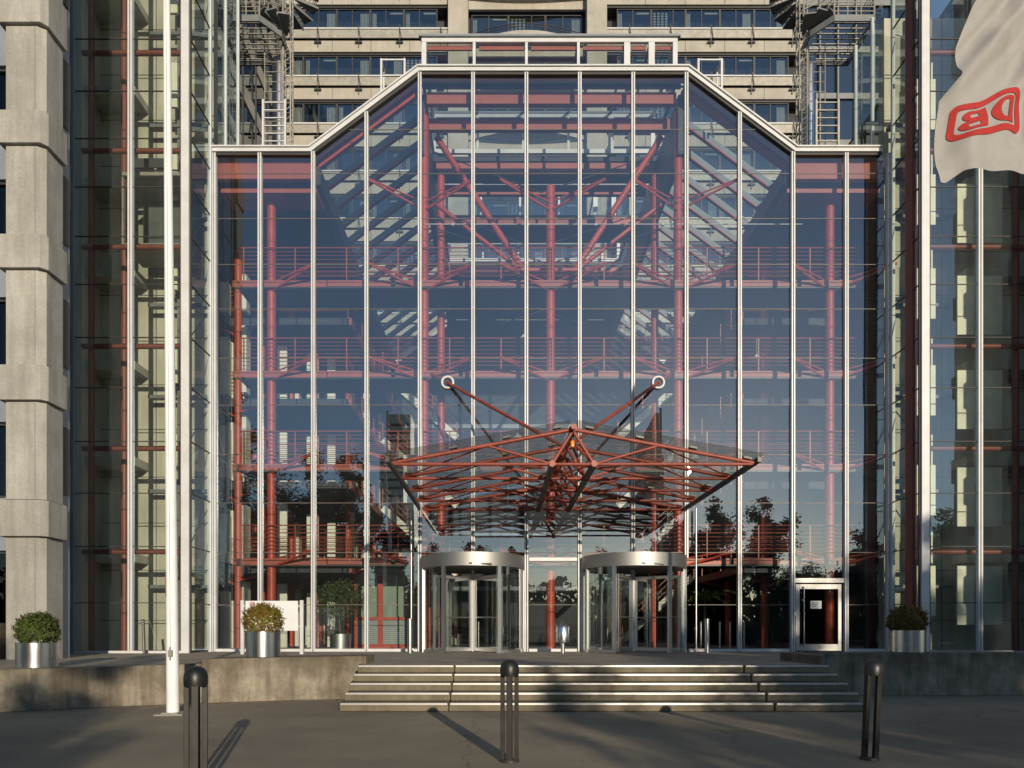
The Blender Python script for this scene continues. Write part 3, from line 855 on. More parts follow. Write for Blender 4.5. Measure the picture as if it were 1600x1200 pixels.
# ------------------------------------------------------------------ glass towers either side of the hall
def glass_tower(sgn, label):
    X = lambda x: CX + sgn * x          # x measured outward from the axis
    xi = HX0 if sgn < 0 else HX1
    d0 = abs(xi - CX)
    ZTOP = 33.0 if sgn < 0 else 24.6
    tw = thing('glass_tower', label, 'building', (xi, WY, TZ))
    outer = d0 + (3.85 if sgn < 0 else 9.0)
    mull = [d0 + 1.98 + 1.98 * k for k in range(1 if sgn < 0 else 4)]
    # corner post
    MB().box(X(d0 + 0.02), X(d0 + 0.28), WY - 0.10, WY + 0.12, TZ, ZTOP).build('corner_post', M['white'], tw, 0.01)
    m = MB().box(X(d0 + 0.29), X(d0 + 0.33), WY - 0.06, WY + 0.06, TZ, ZTOP)
    m.box(X(d0 - 0.02), X(d0 + 0.015), WY - 0.02, WY + 0.06, TZ, ZTOP)
    m.build('corner_gasket', M['gasket'], tw)
    for x in mull:
        o = MB().box(X(x - 0.075), X(x - 0.015), WY - 0.1, WY + 0.05, TZ, ZTOP).box(X(x + 0.015), X(x + 0.075), WY - 0.1, WY + 0.05, TZ, ZTOP).build('mullion', M['white'], tw, 0.006)
        MB().box(X(x - 0.015), X(x + 0.015), WY - 0.05, WY + 0.03, TZ, ZTOP).build('gasket', M['gasket'], o)
    lev = [z for z in ZT + [21.3, 23.0, 24.7, 26.4, 28.1, 29.8] if z < ZTOP - 0.2]
    floors = [z for z in (4.36, 7.87, 11.34, 14.71, 17.98, 21.3, 24.7, 28.1) if z < ZTOP]
    tr = MB()
    for z in lev:
        tr.box(X(d0 + 0.3), X(outer), WY - 0.015, WY + 0.02, z - 0.014, z + 0.014)
        tr.box(X(d0 - 0.02), X(d0 + 0.03), WY + 0.06, FY - 0.1, z - 0.014, z + 0.014)
    tr.build('transom', M['gasket'], tw)
    # panes
    gl = MB(); zz = [TZ + 0.08] + lev + [ZTOP]
    xs = [d0 + 0.3] + mull + [outer]
    for a, b in zip(xs, xs[1:]):
        for z0, z1 in zip(zz, zz[1:]):
            t1, t2 = random.gauss(0, 0.0016), random.gauss(0, 0.0016)
            ym = lambda x, z: WY + (x - (a + b) / 2) * t1 + (z - (z0 + z1) / 2) * t2
            pts = [(X(a), ym(a, z0), z0), (X(b), ym(b, z0), z0), (X(b), ym(b, z1), z1), (X(a), ym(a, z1), z1)]
            gl.add(pts if sgn > 0 else pts[::-1], [(0, 1, 2, 3)])
    gl.build('front_glass', M['wingglass'], tw)
    sg = MB()
    for y0, y1 in ((WY + 0.1, FY - 0.12), (FY + 0.46, 26.5), (26.5, 27.75)):
        for z0, z1 in zip(zz, zz[1:]):
            if y0 > FY and z1 < 19.3: continue
            t1 = random.gauss(0, 0.0016)
            pts = [(xi + (y0 - (y0 + y1) / 2) * t1, y0, z0), (xi + (y1 - (y0 + y1) / 2) * t1, y1, z0), (xi + (y1 - (y0 + y1) / 2) * t1, y1, z1), (xi + (y0 - (y0 + y1) / 2) * t1, y0, z1)]
            sg.add(pts, [(0, 1, 2, 3)])
    sg.build('side_glass', M['wingglass'], tw)
    pm = MB()
    pm.box(xi - 0.05, xi + 0.05, FY - 0.13 - 0.12, FY - 0.14, TZ, ZTOP)
    for y in (26.5, 27.75): pm.box(xi - 0.05, xi + 0.05, y - 0.05, y + 0.05, 19.25, ZTOP)
    pm.build('side_mullion', M['white'], tw)
    dg = MB()
    for z in floors:
        dg.bar((xi + sgn * 0.1, WY + 0.2, z + 0.1), (xi + sgn * 0.1, FY - 0.2, z + 1.5), 0.03)
    dg.build('side_brace', M['dark'], tw)
    MB().box(X(d0 + 0.28), X(outer), WY - 0.08, WY + 0.08, TZ, TZ + 0.08).build('sill', M['white'], tw)
    if sgn < 0:
        MB().box(X(outer), X(outer + 0.1), WY - 0.08, WY + 0.2, TZ, ZTOP).build('end_post', M['bluegrey'], tw)
    # inside: red frame, concrete core, slabs, lift
    for x in ((d0 + 3.65, 0.10), (d0 + 3.0, 0.12)):
        MB().tube((X(x[0]), WY + 0.6 + (0.9 if x[1] > .11 else 0), TZ), (X(x[0]), WY + 0.6 + (0.9 if x[1] > .11 else 0), ZTOP), x[1], 12).build('column', M['redd'], tw)
    for z in floors:
        MB().tube((X(d0 + 0.3), WY + 0.42, z - 0.13), (X(outer), WY + 0.42, z - 0.13), 0.09, 10).build('ring_beam', M['redd'], tw)
    if sgn > 0:
        MB().box(X(d0 - 0.0) + 0.05, X(d0) + 0.0 - 0.42, WY + 0.3, WY + 0.75, TZ, ZTOP)
        MB().tube((X(d0 + 0.02), WY + 0.55, TZ), (X(d0 + 0.02), WY + 0.55, ZTOP), 0.17, 14).build('column', M['redd'], tw)
    core = MB().box(X(d0 + 0.45), X(d0 + 8.8), WY + 3.0, WY + 3.4, TZ, ZTOP)
    co = core.build('core_wall', M['concrete2'], tw)
    j = MB()
    for z in lev: j.box(X(d0 + 0.46), X(d0 + 8.7), WY + 2.985, WY + 2.999, z - 0.55, z - 0.53)
    for x in (1.3, 2.6, 3.9): j.box(X(d0 + x), X(d0 + x + 0.02), WY + 2.98, WY + 2.998, TZ, ZTOP)
    j.build('wall_joint', M['gasket'], co)
    ra = MB()
    ra.box(X(d0 + 1.3), X(d0 + 1.55), WY + 2.4, WY + 2.6, TZ, ZTOP)
    for z in floors: ra.box(X(d0 + 0.3), X(d0 + 2.6), WY + 2.35, WY + 2.62, z - 1.25, z - 1.13)
    ra.build('lift_rail', M['grey'], tw)
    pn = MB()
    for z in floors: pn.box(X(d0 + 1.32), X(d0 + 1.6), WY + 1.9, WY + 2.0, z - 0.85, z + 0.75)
    build_each(pn, 'reflection_panel', M['wfin'], tw)  # pale panels added to stand for broken bright reflections in the glass
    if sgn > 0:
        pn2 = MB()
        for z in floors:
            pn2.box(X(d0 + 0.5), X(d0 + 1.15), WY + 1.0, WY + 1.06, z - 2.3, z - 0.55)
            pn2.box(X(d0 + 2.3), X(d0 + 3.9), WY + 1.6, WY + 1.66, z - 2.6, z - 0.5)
        build_each(pn2, 'sunlit_patch', M['wfin'], tw)  # made-up pale panels in the shape of sunlit patches on each floor
    sl = MB()
    for z in floors:
        sl.box(X(d0 + 2.9), X(d0 + 8.7), WY + 2.0, WY + 3.0, z - 0.32, z - 0.02)
    build_each(sl, 'landing_slab', M['concrete2'], tw)
    if sgn < 0:
        cab = MB()
        x0, x1 = X(d0 + 0.5), X(d0 + 2.75)
        for xx in (x0, x1): cab.box(xx - 0.03, xx + 0.03, WY + 0.9, WY + 0.96, 14.95, 17.3)
        cab.box(min(x0, x1), max(x0, x1), WY + 0.85, WY + 2.3, 17.3, 17.42); cab.box(min(x0, x1), max(x0, x1), WY + 0.85, WY + 2.3, 14.85, 14.95)
        for xx in (0.9, 1.4, 1.9): cab.tube((X(d0 + xx), WY + 1.5, 17.42), (X(d0 + xx), WY + 1.5, 17.95), 0.05, 8)
        cab.tube((X(d0 + 0.6), WY + 1.2, 17.7), (X(d0 + 2.5), WY + 1.2, 17.7), 0.03, 6)
        lo = cab.build('lift_cabin', M['galv'], tw)
        MB().quad((X(d0 + 2.75), WY + 0.93, 14.95), (X(d0 + 0.5), WY + 0.93, 14.95), (X(d0 + 0.5), WY + 0.93, 17.3), (X(d0 + 2.75), WY + 0.93, 17.3)).build('cabin_glass', M['doorglass'], lo)
        MB().box(X(d0 + 0.6), X(d0 + 2.7), WY + 2.2, WY + 2.28, 15.0, 17.25).build('cabin_wall', M['grey'], lo)
    return tw
glass_tower(-1, 'glass lift tower left of the hall, sunlit concrete and a lift cabin inside')
glass_tower(1, 'glass tower right of the hall, mostly shaded and behind the flag')

# ------------------------------------------------------------------ concrete office blocks with stepped piers
def office_block(x_in, sgn, label):
    # x_in: the pier face nearest the axis, sgn: outward direction
    ob = thing('office_block', label, 'building', (x_in, 18.3, TZ))
    X = lambda d: x_in + sgn * d
    def prism(pts, z0, z1, m):
        p = [(X(a), b) for a, b in pts]
        m.prism(p if sgn < 0 else p[::-1], z0, z1)
    blocks = [(4.0, 4.94), (7.53, 8.44), (10.95, 11.82), (14.18, 15.03), (17.3, 18.4), (20.7, 21.8), (24.1, 25.2)]
    for j in range(5):
        d = j * 5.4
        o = MB(); w = MB()
        z = 0.3
        segs = []
        for z0, z1 in blocks: segs.append((z, z0)); z = z1
        segs.append((z, 27))
        rings = []
        for a, b in segs:
            # pier shaft with chamfered corners and a shadow groove at every block
            for z_, ins in ((a, 0.035), (a + 0.03, 0.035), (a + 0.032, 0.0), (b - 0.032, 0.0), (b - 0.03, 0.035), (b, 0.035)):
                rings.append([(X(p), q, z_) for p, q in ((d + 0.02 + ins, 19.1), (d + 0.02 + ins, 18.42 + ins), (d + 0.2 + ins, 18.3 + ins), (d + 1.0 - ins, 18.3 + ins), (d + 1.06 - ins, 18.42 + ins), (d + 1.06 - ins, 19.1))])
        vv = [p for r_ in rings for p in r_]
        ff = []
        for k in range(len(rings) - 1):
            for i in range(6):
                q4 = (k * 6 + i, k * 6 + (i + 1) % 6, (k + 1) * 6 + (i + 1) % 6, (k + 1) * 6 + i)
                ff.append(q4 if sgn < 0 else q4[::-1])
        o.add(vv, ff)
        po = o.build('pier', M['concrete'], ob)
        for a, b in blocks:
            prism([(d - 0.07, 19.15), (d - 0.07, 18.36), (d + 0.06, 18.2), (d + 1.1, 18.2), (d + 1.16, 18.3), (d + 1.16, 19.15)], a, b, w)
        build_each(w, 'pier_block', M['concrete'], po, 0.012)
        jn = MB()
        jn.box(X(d + 0.24), X(d + 0.25), 18.292, 18.31, 0.8, 26)
        jn.build('pier_joint', M['grey'], po)
    # wall plane behind the piers
    wl = MB()
    zb = 0.3
    for (z0, z1) in blocks:
        wl.box(X(0.31), X(27), 19.3, 19.6, z0 - 0.25, z1 + 0.25)
    wl.box(X(0.14), X(0.30), 19.16, 19.6, 0.3, 27)
    wl.box(X(0.31), X(27), 19.3, 19.6, 0.3, 1.5)
    wo = wl.build('wall', M['bluegrey'], ob)
    zz = [1.5] + [v for b in blocks for v in (b[0] - 0.25, b[1] + 0.25)]
    wins = list(zip(zz[0::2], zz[1::2]))
    for z0, z1 in wins:
        f = MB().box(X(0.30), X(27), 19.4, 19.46, z0, z0 + 0.08).box(X(0.30), X(27), 19.4, 19.46, z1 - 0.08, z1)
        x = 0.3
        while x < 26: f.box(X(x), X(x + 0.08), 19.4, 19.46, z0 + 0.08, z1 - 0.08); x += 1.8
        fo = f.build('window', M['dark'], ob)
        MB().box(X(0.30), X(27), 19.47, 19.5, z0, z1).build('pane', M['officeglass'], fo)
    # side openings and the set-back wall with white jambs
    sdm = MB()
    for (z0, z1) in blocks: sdm.box(X(0.10), X(0.139), 19.17, 19.5, z1 + 0.35, z1 + 2.2)
    build_each(sdm, 'side_opening', M['gasket'], ob)
    if sgn < 0:
        MB().box(X(2.55), X(12), 23.9, 24.2, 0.3, 30).build('set_back_wall', M['bluegrey'], ob)
        jm = MB(); dm = MB()
        for k in range(7):
            z = 19.2 - 3.38 * k
            jm.box(X(2.60), X(2.80), 23.84, 23.9, max(0.9, z), z + 1.45)
            dm.box(X(2.81), X(6), 23.86, 23.9, max(0.9, z), z + 2.0)
        build_each(jm, 'window_jamb', M['wfin'], ob); build_each(dm, 'dark_window', M['dark'], ob)
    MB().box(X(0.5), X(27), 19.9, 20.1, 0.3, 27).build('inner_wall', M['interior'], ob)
    pl = MB().box(X(1.25), X(26), 18.1, 18.9, 0.3, 1.75)
    pl.build('plinth', M['wallw'], ob, 0.02)
    MB().box(X(3.2), X(27), 21.01, 32, 0.3, 27).build('block_body', M['concrete2'], ob)
    return ob
office_block(-11.87, -1, 'sunlit concrete office block with stepped piers at the left edge')
office_block(18.4, 1, 'shaded concrete office block beyond the right edge, mirrored in the glass tower')

# ------------------------------------------------------------------ office tower behind
rt = thing('office_tower', 'tall concrete office tower with ribbon windows and sunshade brackets behind the hall', 'building', (CX, 50, TZ))
P0 = 3.36
levels = [40.9 + P0 * k for k in range(-6, 3)]      # sill of each window ribbon
XL, XR = -17.5, 21.5
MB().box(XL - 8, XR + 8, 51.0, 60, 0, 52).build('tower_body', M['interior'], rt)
sp = MB(); ft = MB(); shade = MB(); rail = MB(); brk = MB(); dk = MB()
for z in levels:
    for a, b in ((XL, CX - 5.6), (CX + 5.6, XR)):
        n = 5
        for i in range(n):
            x0 = a + (b - a) * i / n + 0.015; x1 = a + (b - a) * (i + 1) / n - 0.015
            sp.box(x0, x1, 50.0, 50.5, z - 1.6, z - 0.82)
        shade.box(a, b, 49.84, 49.90, z - 0.74, z - 0.16)
        rail.box(a, b, 49.8, 49.93, z - 0.13, z - 0.04)
        dk.box(a, b, 50.05, 51.5, z - 0.815, z - 0.02)
        dk.box(a, b, 50.12, 51.5, z + 1.63, z + 1.755)
        x = a + 1.6
        while x < b - 0.5:
            brk.bar((x, 49.8, z - 0.2), (x, 49.93, z - 1.3), 0.05); brk.bar((x - 0.25, 49.9, z - 1.0), (x + 0.25, 49.9, z - 1.0), 0.10)
            brk.bar((x, 49.75, z + 0.1), (x + 0.15, 49.8, z - 0.8), 0.05)
            x += 2.9
build_each(sp, 'spandrel', M['concretetower'], rt); build_each(shade, 'sunshade', M['galv'], rt); build_each(rail, 'sunshade_rail', M['white'], rt)
brk.build('bracket', M['dark'], rt); build_each(dk, 'walkway', M['dark'], rt)
MB().box(CX - 5.6, CX - 4.2, 49.6, 50.6, 0, 52).build('pier', M['concretetower'], rt)
MB().box(CX + 4.2, CX + 5.6, 49.6, 50.6, 0, 52).build('pier', M['concretetower'], rt)
cw = MB(); cm = MB()
for k in range(8):
    cm.box(XR + 0.1 + 1.3 * k, XR + 0.2 + 1.3 * k, 50.62, 50.74, 10, 52)
for z in levels: cm.box(XR + 0.1, XR + 9.4, 50.74, 50.8, z - 1.0, z - 0.6)
cw.quad((XR + 0.1, 50.85, 10), (XR + 9.4, 50.85, 10), (XR + 9.4, 50.85, 52), (XR + 0.1, 50.85, 52))
cw.build('curtain_wall', M['winglass'], rt); cm.build('curtain_wall_frame', M['grey'], rt)
# curved balconies in the centre bay
for z in levels:
    pts = []
    for k in range(13):
        t = k / 12; x = CX - 4.2 + 8.4 * t; pts.append((x, 50.3 - 1.0 * math.sin(PI * t)))
    m = MB()
    for (xa, ya), (xb, yb) in zip(pts, pts[1:]):
        m.add([(xa, ya, z - 0.95), (xb, yb, z - 0.95), (xb, yb, z - 0.65), (xa, ya, z - 0.65), (xa, ya + 0.2, z - 0.95), (xb, yb + 0.2, z - 0.95), (xb, yb + 0.2, z - 0.65), (xa, ya + 0.2, z - 0.65)],
              [(0, 1, 2, 3), (3, 2, 6, 7), (4, 7, 6, 5), (0, 4, 5, 1)])
    m.add([(x, y, z - 0.9) for x, y in pts], [tuple(range(13))])
    m.box(CX - 4.19, CX + 4.19, 50.4, 50.6, z - 1.6, z - 0.96)
    bo = m.build('balcony', M['concretetower'], rt)
    r_ = MB()
    for h in (-0.35, -0.15): r_.path([(x, y + 0.05, z + h) for x, y in pts], 0.03, 6)
    for x, y in pts[::2]: r_.tube((x, y + 0.05, z - 0.65), (x, y + 0.05, z - 0.15), 0.025, 6)
    r_.build('railing', M['dark'], bo)
# windows: frame, pane, curtain; one of each kind then copies
def tower_window(w, kind):
    h = 1.62
    f = MB()
    f.box(-w / 2, -w / 2 + 0.07, 0, 0.12, 0, h); f.box(w / 2 - 0.07, w / 2, 0, 0.12, 0, h)
    f.box(-0.12, -0.06, 0, 0.12, 0, h) if kind != 1 else f.box(0.3, 0.36, 0, 0.12, 0, h)
    f.box(-w / 2 + 0.07, w / 2 - 0.07, 0, 0.12, 0, 0.06); f.box(-w / 2 + 0.07, w / 2 - 0.07, 0, 0.12, h - 0.06, h)
    fo = f.build('window', M['dark'])
    MB().quad((-w / 2 + 0.05, 0.06, 0.05), (w / 2 - 0.05, 0.06, 0.05), (w / 2 - 0.05, 0.06, h - 0.05), (-w / 2 + 0.05, 0.06, h - 0.05)).build('pane', M['winglass'], fo)
    c = MB()
    if kind == 0:
        for k in range(6): c.box(w / 2 - 0.75 + 0.1 * k, w / 2 - 0.68 + 0.1 * k, 0.25 + 0.03 * (k % 2), 0.28 + 0.03 * (k % 2), 0.02, h - 0.1)
    elif kind == 1:
        for k in range(4):
            for q in range(8): c.box(-w / 2 + 0.2 + 0.28 * k, -w / 2 + 0.36 + 0.28 * k, 0.22, 0.25, 0.08 + 0.19 * q, 0.2 + 0.19 * q)
    else:
        for k in range(3): c.box(-w / 2 + 0.12 + 0.1 * k, -w / 2 + 0.19 + 0.1 * k, 0.25 + 0.03 * (k % 2), 0.28 + 0.03 * (k % 2), 0.02, h - 0.1)
        c.box(0.2, w / 2 - 0.1, 0.2, 0.22, h - 0.22, h - 0.1)
    c.build('curtain', M['curtain'], fo)
    return fo
protos = {}
cnt = 0
for z in levels[1:8]:
    for a, b, n in ((XL + 1.0, CX - 6.4, 5), (CX - 4.0, CX + 4.0, 3), (CX + 6.4, XR - 1.0, 5)):
        w = (b - a) / n
        for i in range(n):
            kind = random.choice((0, 1, 2, 0, 2))
            key = (round(w, 2), kind)
            if cnt >= 100: break
            if key not in protos:
                o = protos[key] = tower_window(w, kind); o.parent = rt
            else:
                o = copy_tree(protos[key], rt)
            o.location = Vector((a + w * (i + 0.5), 50.2 if abs(a + w * (i + .5) - CX) > 5 else 50.7, z)) - rt.location
            cnt += 1

# blocks between the tower and the glass towers
for x0, x1, lab in ((-30, -15.4, 'dark glazed side block between the left stair mast and the tower'), (20.3, 36, 'dark glazed side block between the right stair mast and the tower')):
    sgn = -1 if x0 < 0 else 1
    xin = x1 if sgn < 0 else x0
    sb = thing('side_block', lab, 'building', (xin, 32, 0))
    MB().box(min(x0, x1), max(x0, x1), 30, 49.9, 0, 46 if sgn < 0 else 30).build('block_body', M['interior'], sb)
    m = MB(); w = MB(); cc = MB()
    for k in range(10 if sgn < 0 else 5):
        z = 13 + 3.36 * k
        m.box(xin, xin - sgn * 0.12, 30, 49.9, z, z + 0.9)
        cc.box(xin - 14 * (1 if sgn < 0 else -1), xin, 29.8, 30.0, z, z + 1.3)
        w.box(xin, xin - sgn * 0.06, 30, 49.9, z + 0.9, z + 3.3)
    m.build('spandrel', M['concretetower'], sb); w.build('window_band', M['winglass'], sb); cc.build('front_spandrel', M['concrete2'], sb)
    fg = MB().box(xin, xin + sgn * 14, 29.55, 29.6, 8, 29.9 if sgn > 0 else 45.9)
    fg.build('front_glazing', M['winglass'], sb)
    fm = MB()
    for k in range(8): fm.box(xin + sgn * (0.05 + 1.3 * k), xin + sgn * (0.17 + 1.3 * k), 29.4, 29.55, 8, 29.9 if sgn > 0 else 45.9)
    fm.build('front_mullion', M['bluegrey'], sb)
    v = MB()
    for k in range(9): v.box(xin - sgn * 0.12, xin - sgn * 0.2, 30.5 + 2.2 * k, 30.6 + 2.2 * k, 13, 46 if sgn < 0 else 29.8)
    v.build('mullion', M['dark'], sb)

# ------------------------------------------------------------------ escape stairs on the hall roof
def escape_stair(sgn, label):
    ax = CX + sgn * 10.95; ay = 30.0
    es = thing('spiral_escape_stair', label, 'staircase', (ax, ay, 19.14))
    X = lambda d: ax + sgn * d          # outward positive
    # lattice mast
    m = MB()
    for dx, dy in ((-0.16, -0.16), (0.16, -0.16), (0.16, 0.16), (-0.16, 0.16)): m.tube((ax + dx, ay + dy, 19.14), (ax + dx, ay + dy, 32), 0.035, 8)
    z = 19.3
    while z < 31.8:
        for (a, b) in (((-0.16, -0.16), (0.16, -0.16)), ((0.16, -0.16), (0.16, 0.16)), ((-0.16, 0.16), (-0.16, -0.16))):
            m.tube((ax + a[0], ay + a[1], z), (ax + b[0], ay + b[1], z + 0.3), 0.016, 5); m.tube((ax + a[0], ay + a[1], z), (ax + b[0], ay + b[1], z), 0.014, 5)
        z += 0.42
    m.build('mast', M['galv'], es)
    # landing
    zl = 26.6
    poly = [(0.1, -0.6), (0.75, -1.35), (2.4, -1.35), (2.4, 0.9), (0.1, 0.9)]
    P = [(X(a), ay + b) for a, b in poly]
    if sgn < 0: P = P[::-1]
    fr = MB()
    for (a, b) in zip(P, P[1:] + P[:1]): fr.bar((a[0], a[1], zl - 0.13), (b[0], b[1], zl - 0.13), 0.06, 0.26)
    fr.build('landing_frame', M['grey'], es)
    gr = MB()
    for k in range(9):
        yy_ = ay - 1.3 + 0.26 * k
        gr.bar((X(0.4 if yy_ > ay - 1 else 0.8), yy_, zl - 0.06), (X(2.36), yy_, zl - 0.06), 0.05, 0.03)
    gr.build('landing_grating', M['galv'], es)
    rl = MB()
    for h in (0.18, 0.36, 0.54, 0.72, 0.9, 1.1):
        rl.path([(X(0.75), ay - 1.33, zl + h), (X(2.38), ay - 1.33, zl + h), (X(2.38), ay + 0.88, zl + h)], 0.02, 6)
    for d in (0.75, 1.3, 1.85, 2.38): rl.tube((X(d), ay - 1.33, zl), (X(d), ay - 1.33, zl + 1.1), 0.025, 6)
    rl.build('landing_railing', M['galv'], es)
    # treads fanning up from the landing
    hp = []; hp2 = []
    for k in range(16):
        t0 = R(250 + 24 * k) if sgn > 0 else R(290 - 24 * k)
        t1 = t0 + R(22) * (1 if sgn > 0 else -1)
        z = zl + 0.19 * (k + 1)
        r0, r1 = 0.2, 1.3
        pts = [(ax + r0 * math.cos(t0), ay + r0 * math.sin(t0)), (ax + r1 * math.cos(t0), ay + r1 * math.sin(t0)), (ax + r1 * math.cos(t1), ay + r1 * math.sin(t1)), (ax + r0 * math.cos(t1), ay + r0 * math.sin(t1))]
        if sgn < 0: pts = pts[::-1]
        MB().prism(pts, z - 0.05, z).bar((*pts[0], z - 0.07), (*pts[1], z - 0.07), 0.04, 0.12).build('tread', M['grey'], es)
        hp.append((ax + 1.3 * math.cos(t0), ay + 1.3 * math.sin(t0), z))
    h = MB()
    for dz in (0.15, 0.35, 0.55, 0.75, 1.0): h.path([(x, y, z + dz) for x, y, z in hp], 0.018, 6)
    for x, y, z in hp[::2]: h.tube((x, y, z), (x, y, z + 1.0), 0.02, 6)
    h.build('spiral_railing', M['galv'], es)
    # blank duct and cage below
    MB().tube((X(0.55), ay + 0.6, 19.14), (X(0.55), ay + 0.6, 26.3), 0.3, 20).build('duct', M['steel'], es)
    c = MB()
    for d in (0.25, 0.95):
        c.tube((X(d), ay - 0.1, 19.14), (X(d), ay - 0.1, 26.4), 0.02, 6)
    z = 19.4
    while z < 26.3:
        c.path([(X(0.25), ay - 0.1, z), (X(0.95), ay - 0.1, z)], 0.016, 5); z += 0.42
    c.build('cage', M['galv'], es)
    # white ladder frame standing at the roof edge
    la = thing('roof_ladder', ('white' if sgn < 0 else 'dull grey') + ' rung ladder standing on the hall roof below the ' + ('left' if sgn < 0 else 'right') + ' escape stair', 'ladder', (CX + sgn * 10.0, 26.4, 19.14))
    LX = lambda d: CX + sgn * d
    m = MB()
    for d in (9.95, 10.78): m.box(LX(d) - 0.035, LX(d) + 0.035, 26.35, 26.43, 19.14, 21.45)
    build_each(m, 'rail', M['white' if sgn < 0 else 'galv'], la)
    q = MB()
    for k in range(8): q.box(LX(9.99), LX(10.74), 26.37, 26.41, 19.3 + 0.29 * k, 19.335 + 0.29 * k)
    build_each(q, 'rung', M['white' if sgn < 0 else 'galv'], la)
    return es
escape_stair(-1, 'spiral escape stair with lattice mast above the left roof')
escape_stair(1, 'spiral escape stair with lattice mast above the right roof')
# guard frames on the slopes and handrail
for sgn, lab in ((-1, 'white guard frame with rungs on the left roof slope'), (1, 'white guard frame with rungs on the right roof slope')):
    gf = thing('guard_frame', lab, 'roof ladder', (CX + sgn * 6.0, 26, 21.0))
    X = lambda d: CX + sgn * d
    m = MB()
    zt = 22.65
    for d in (5.42, 6.28): m.box(X(d) - 0.035, X(d) + 0.035, 25.95, 26.02, roofz(X(d)) + 0.23, zt); m.box(X(d) - 0.03, X(d) + 0.03, 26.5, 26.56, roofz(X(d)) + 0.2, zt)
    for d in (5.42, 6.28): m.box(X(d) - 0.03, X(d) + 0.03, 26.02, 26.5, zt - 0.06, zt)
    m.build('post', M['white'], gf)
    q = MB()
    for z in (zt - 0.06, zt - 0.64, zt - 1.22): q.box(X(5.46), X(6.24), 25.96, 26.01, z, z + 0.05)
    build_each(q, 'rung', M['white'], gf)
hr = thing('roof_handrail', 'slender handrail following the left roof slope', 'handrail', (CX - 6.5, 25.9, 20.5))
a = (CX - 8.7, 25.85, 19.3); b = (CX - 5.2, 25.85, 22.0)
MB().tube((a[0], a[1], a[2] + 0.22), (b[0], b[1], b[2] + 0.12), 0.03, 8).build('rail', M['white'], hr)
m = MB()
for t in (0.1, 0.35, 0.6, 0.85):
    x = a[0] + (b[0] - a[0]) * t; m.tube((x, a[1], roofz(x) + 0.2), (x, a[1], a[2] + (b[2] - a[2]) * t + 0.2), 0.02, 6)
m.build('post', M['white'], hr)

# ------------------------------------------------------------------ forecourt furniture
def bollard(label, loc, rz, tilt=(0, 0)):
    b = thing('bollard', label, 'bollard', (0, 0, 0), 'black bar bollards along the forecourt edge')
    MB().lathe([(0, 1.215), (0.04, 1.211), (0.078, 1.19), (0.102, 1.155), (0.113, 1.11), (0.113, 1.05), (0.107, 1.015), (0.0, 1.01)], n=32).build('dome', M['black'], b)
    for k in range(4):
        t = PI / 2 * k
        MB().bar((0.083 * math.cos(t), 0.083 * math.sin(t), 0.02), (0.083 * math.cos(t), 0.083 * math.sin(t), 1.03), 0.062, 0.048, (math.cos(t), math.sin(t), 0)).build('bar', M['bar'], b, 0.003)
    MB().lathe([(0, 0.0), (0.115, 0.0), (0.115, 0.03), (0.0, 0.032)], n=24).build('foot', M['dark'], b)
    b.location = loc; b.rotation_euler = (tilt[0], tilt[1], rz)
    return b
bollard('nearest black bar bollard with domed top, in front of the white flagpole', (-2.97, 6.85, 0), R(18))
bollard('upright black bar bollard with domed top standing before the steps', (0.10, 8.37, 0), R(-4))
bollard('leaning black bar bollard on the right in the shade', (4.45, 8.5, 0), R(17), (R(-1), R(4.2)))

def flagpole(loc, h, label, lean=(0, 0)):
    f = thing('flagpole', label, 'flagpole', loc)
    x, y, z = loc
    MB().tube((x, y, 0.05), (x, y, h), 0.112, 24, 0.06).build('pole', M['paint'], f)
    MB().box(x - 0.26, x + 0.26, y - 0.2, y + 0.2, 0.004, 0.03).box(x - 0.15, x + 0.15, y - 0.15, y + 0.15, 0.03, 0.055).build('base_plate', M['galv'], f)
    MB().lathe([(0.062, 0), (0.07, 0.02), (0.06, 0.06), (0, 0.08)], (x, y, h), 16).build('cap', M['grey'], f)
    MB().tube((x + 0.02, y - 0.135, 1.1), (x + 0.02, y - 0.09, h - 0.1), 0.006, 5).build('halyard', M['paper'], f)
    MB().box(x - 0.015, x + 0.055, y - 0.15, y - 0.10, 1.08, 1.2).bar((x + 0.02, y - 0.14, 1.02), (x + 0.02, y - 0.14, 1.26), 0.02).build('cleat', M['galv'], f)
    f.rotation_euler = (lean[0], lean[1], 0)
    return f
fp = flagpole((-6.06, 13.0, 0), 13.3, 'white painted flagpole with a small red sticker standing before the left wall', (0, R(-0.5)))
stk = MB().arcwall((-6.06, 13.0), 0.1085, R(200), R(232), 2.18, 2.64, 0, 6)
stk.build('sticker', M['flagred'], fp)
m = MB()
for k in range(9): m.arcwall((-6.06, 13.0), 0.110, R(208), R(224), 2.22 + 0.045 * k, 2.22 + 0.045 * k + (0.022 if k % 3 else 0.03), 0, 3)
m.build('sticker_print', M['paper'], fp)
fp2 = flagpole((8.97, 11.5, 0), 13.8, 'white flagpole beyond the right edge carrying the flag')

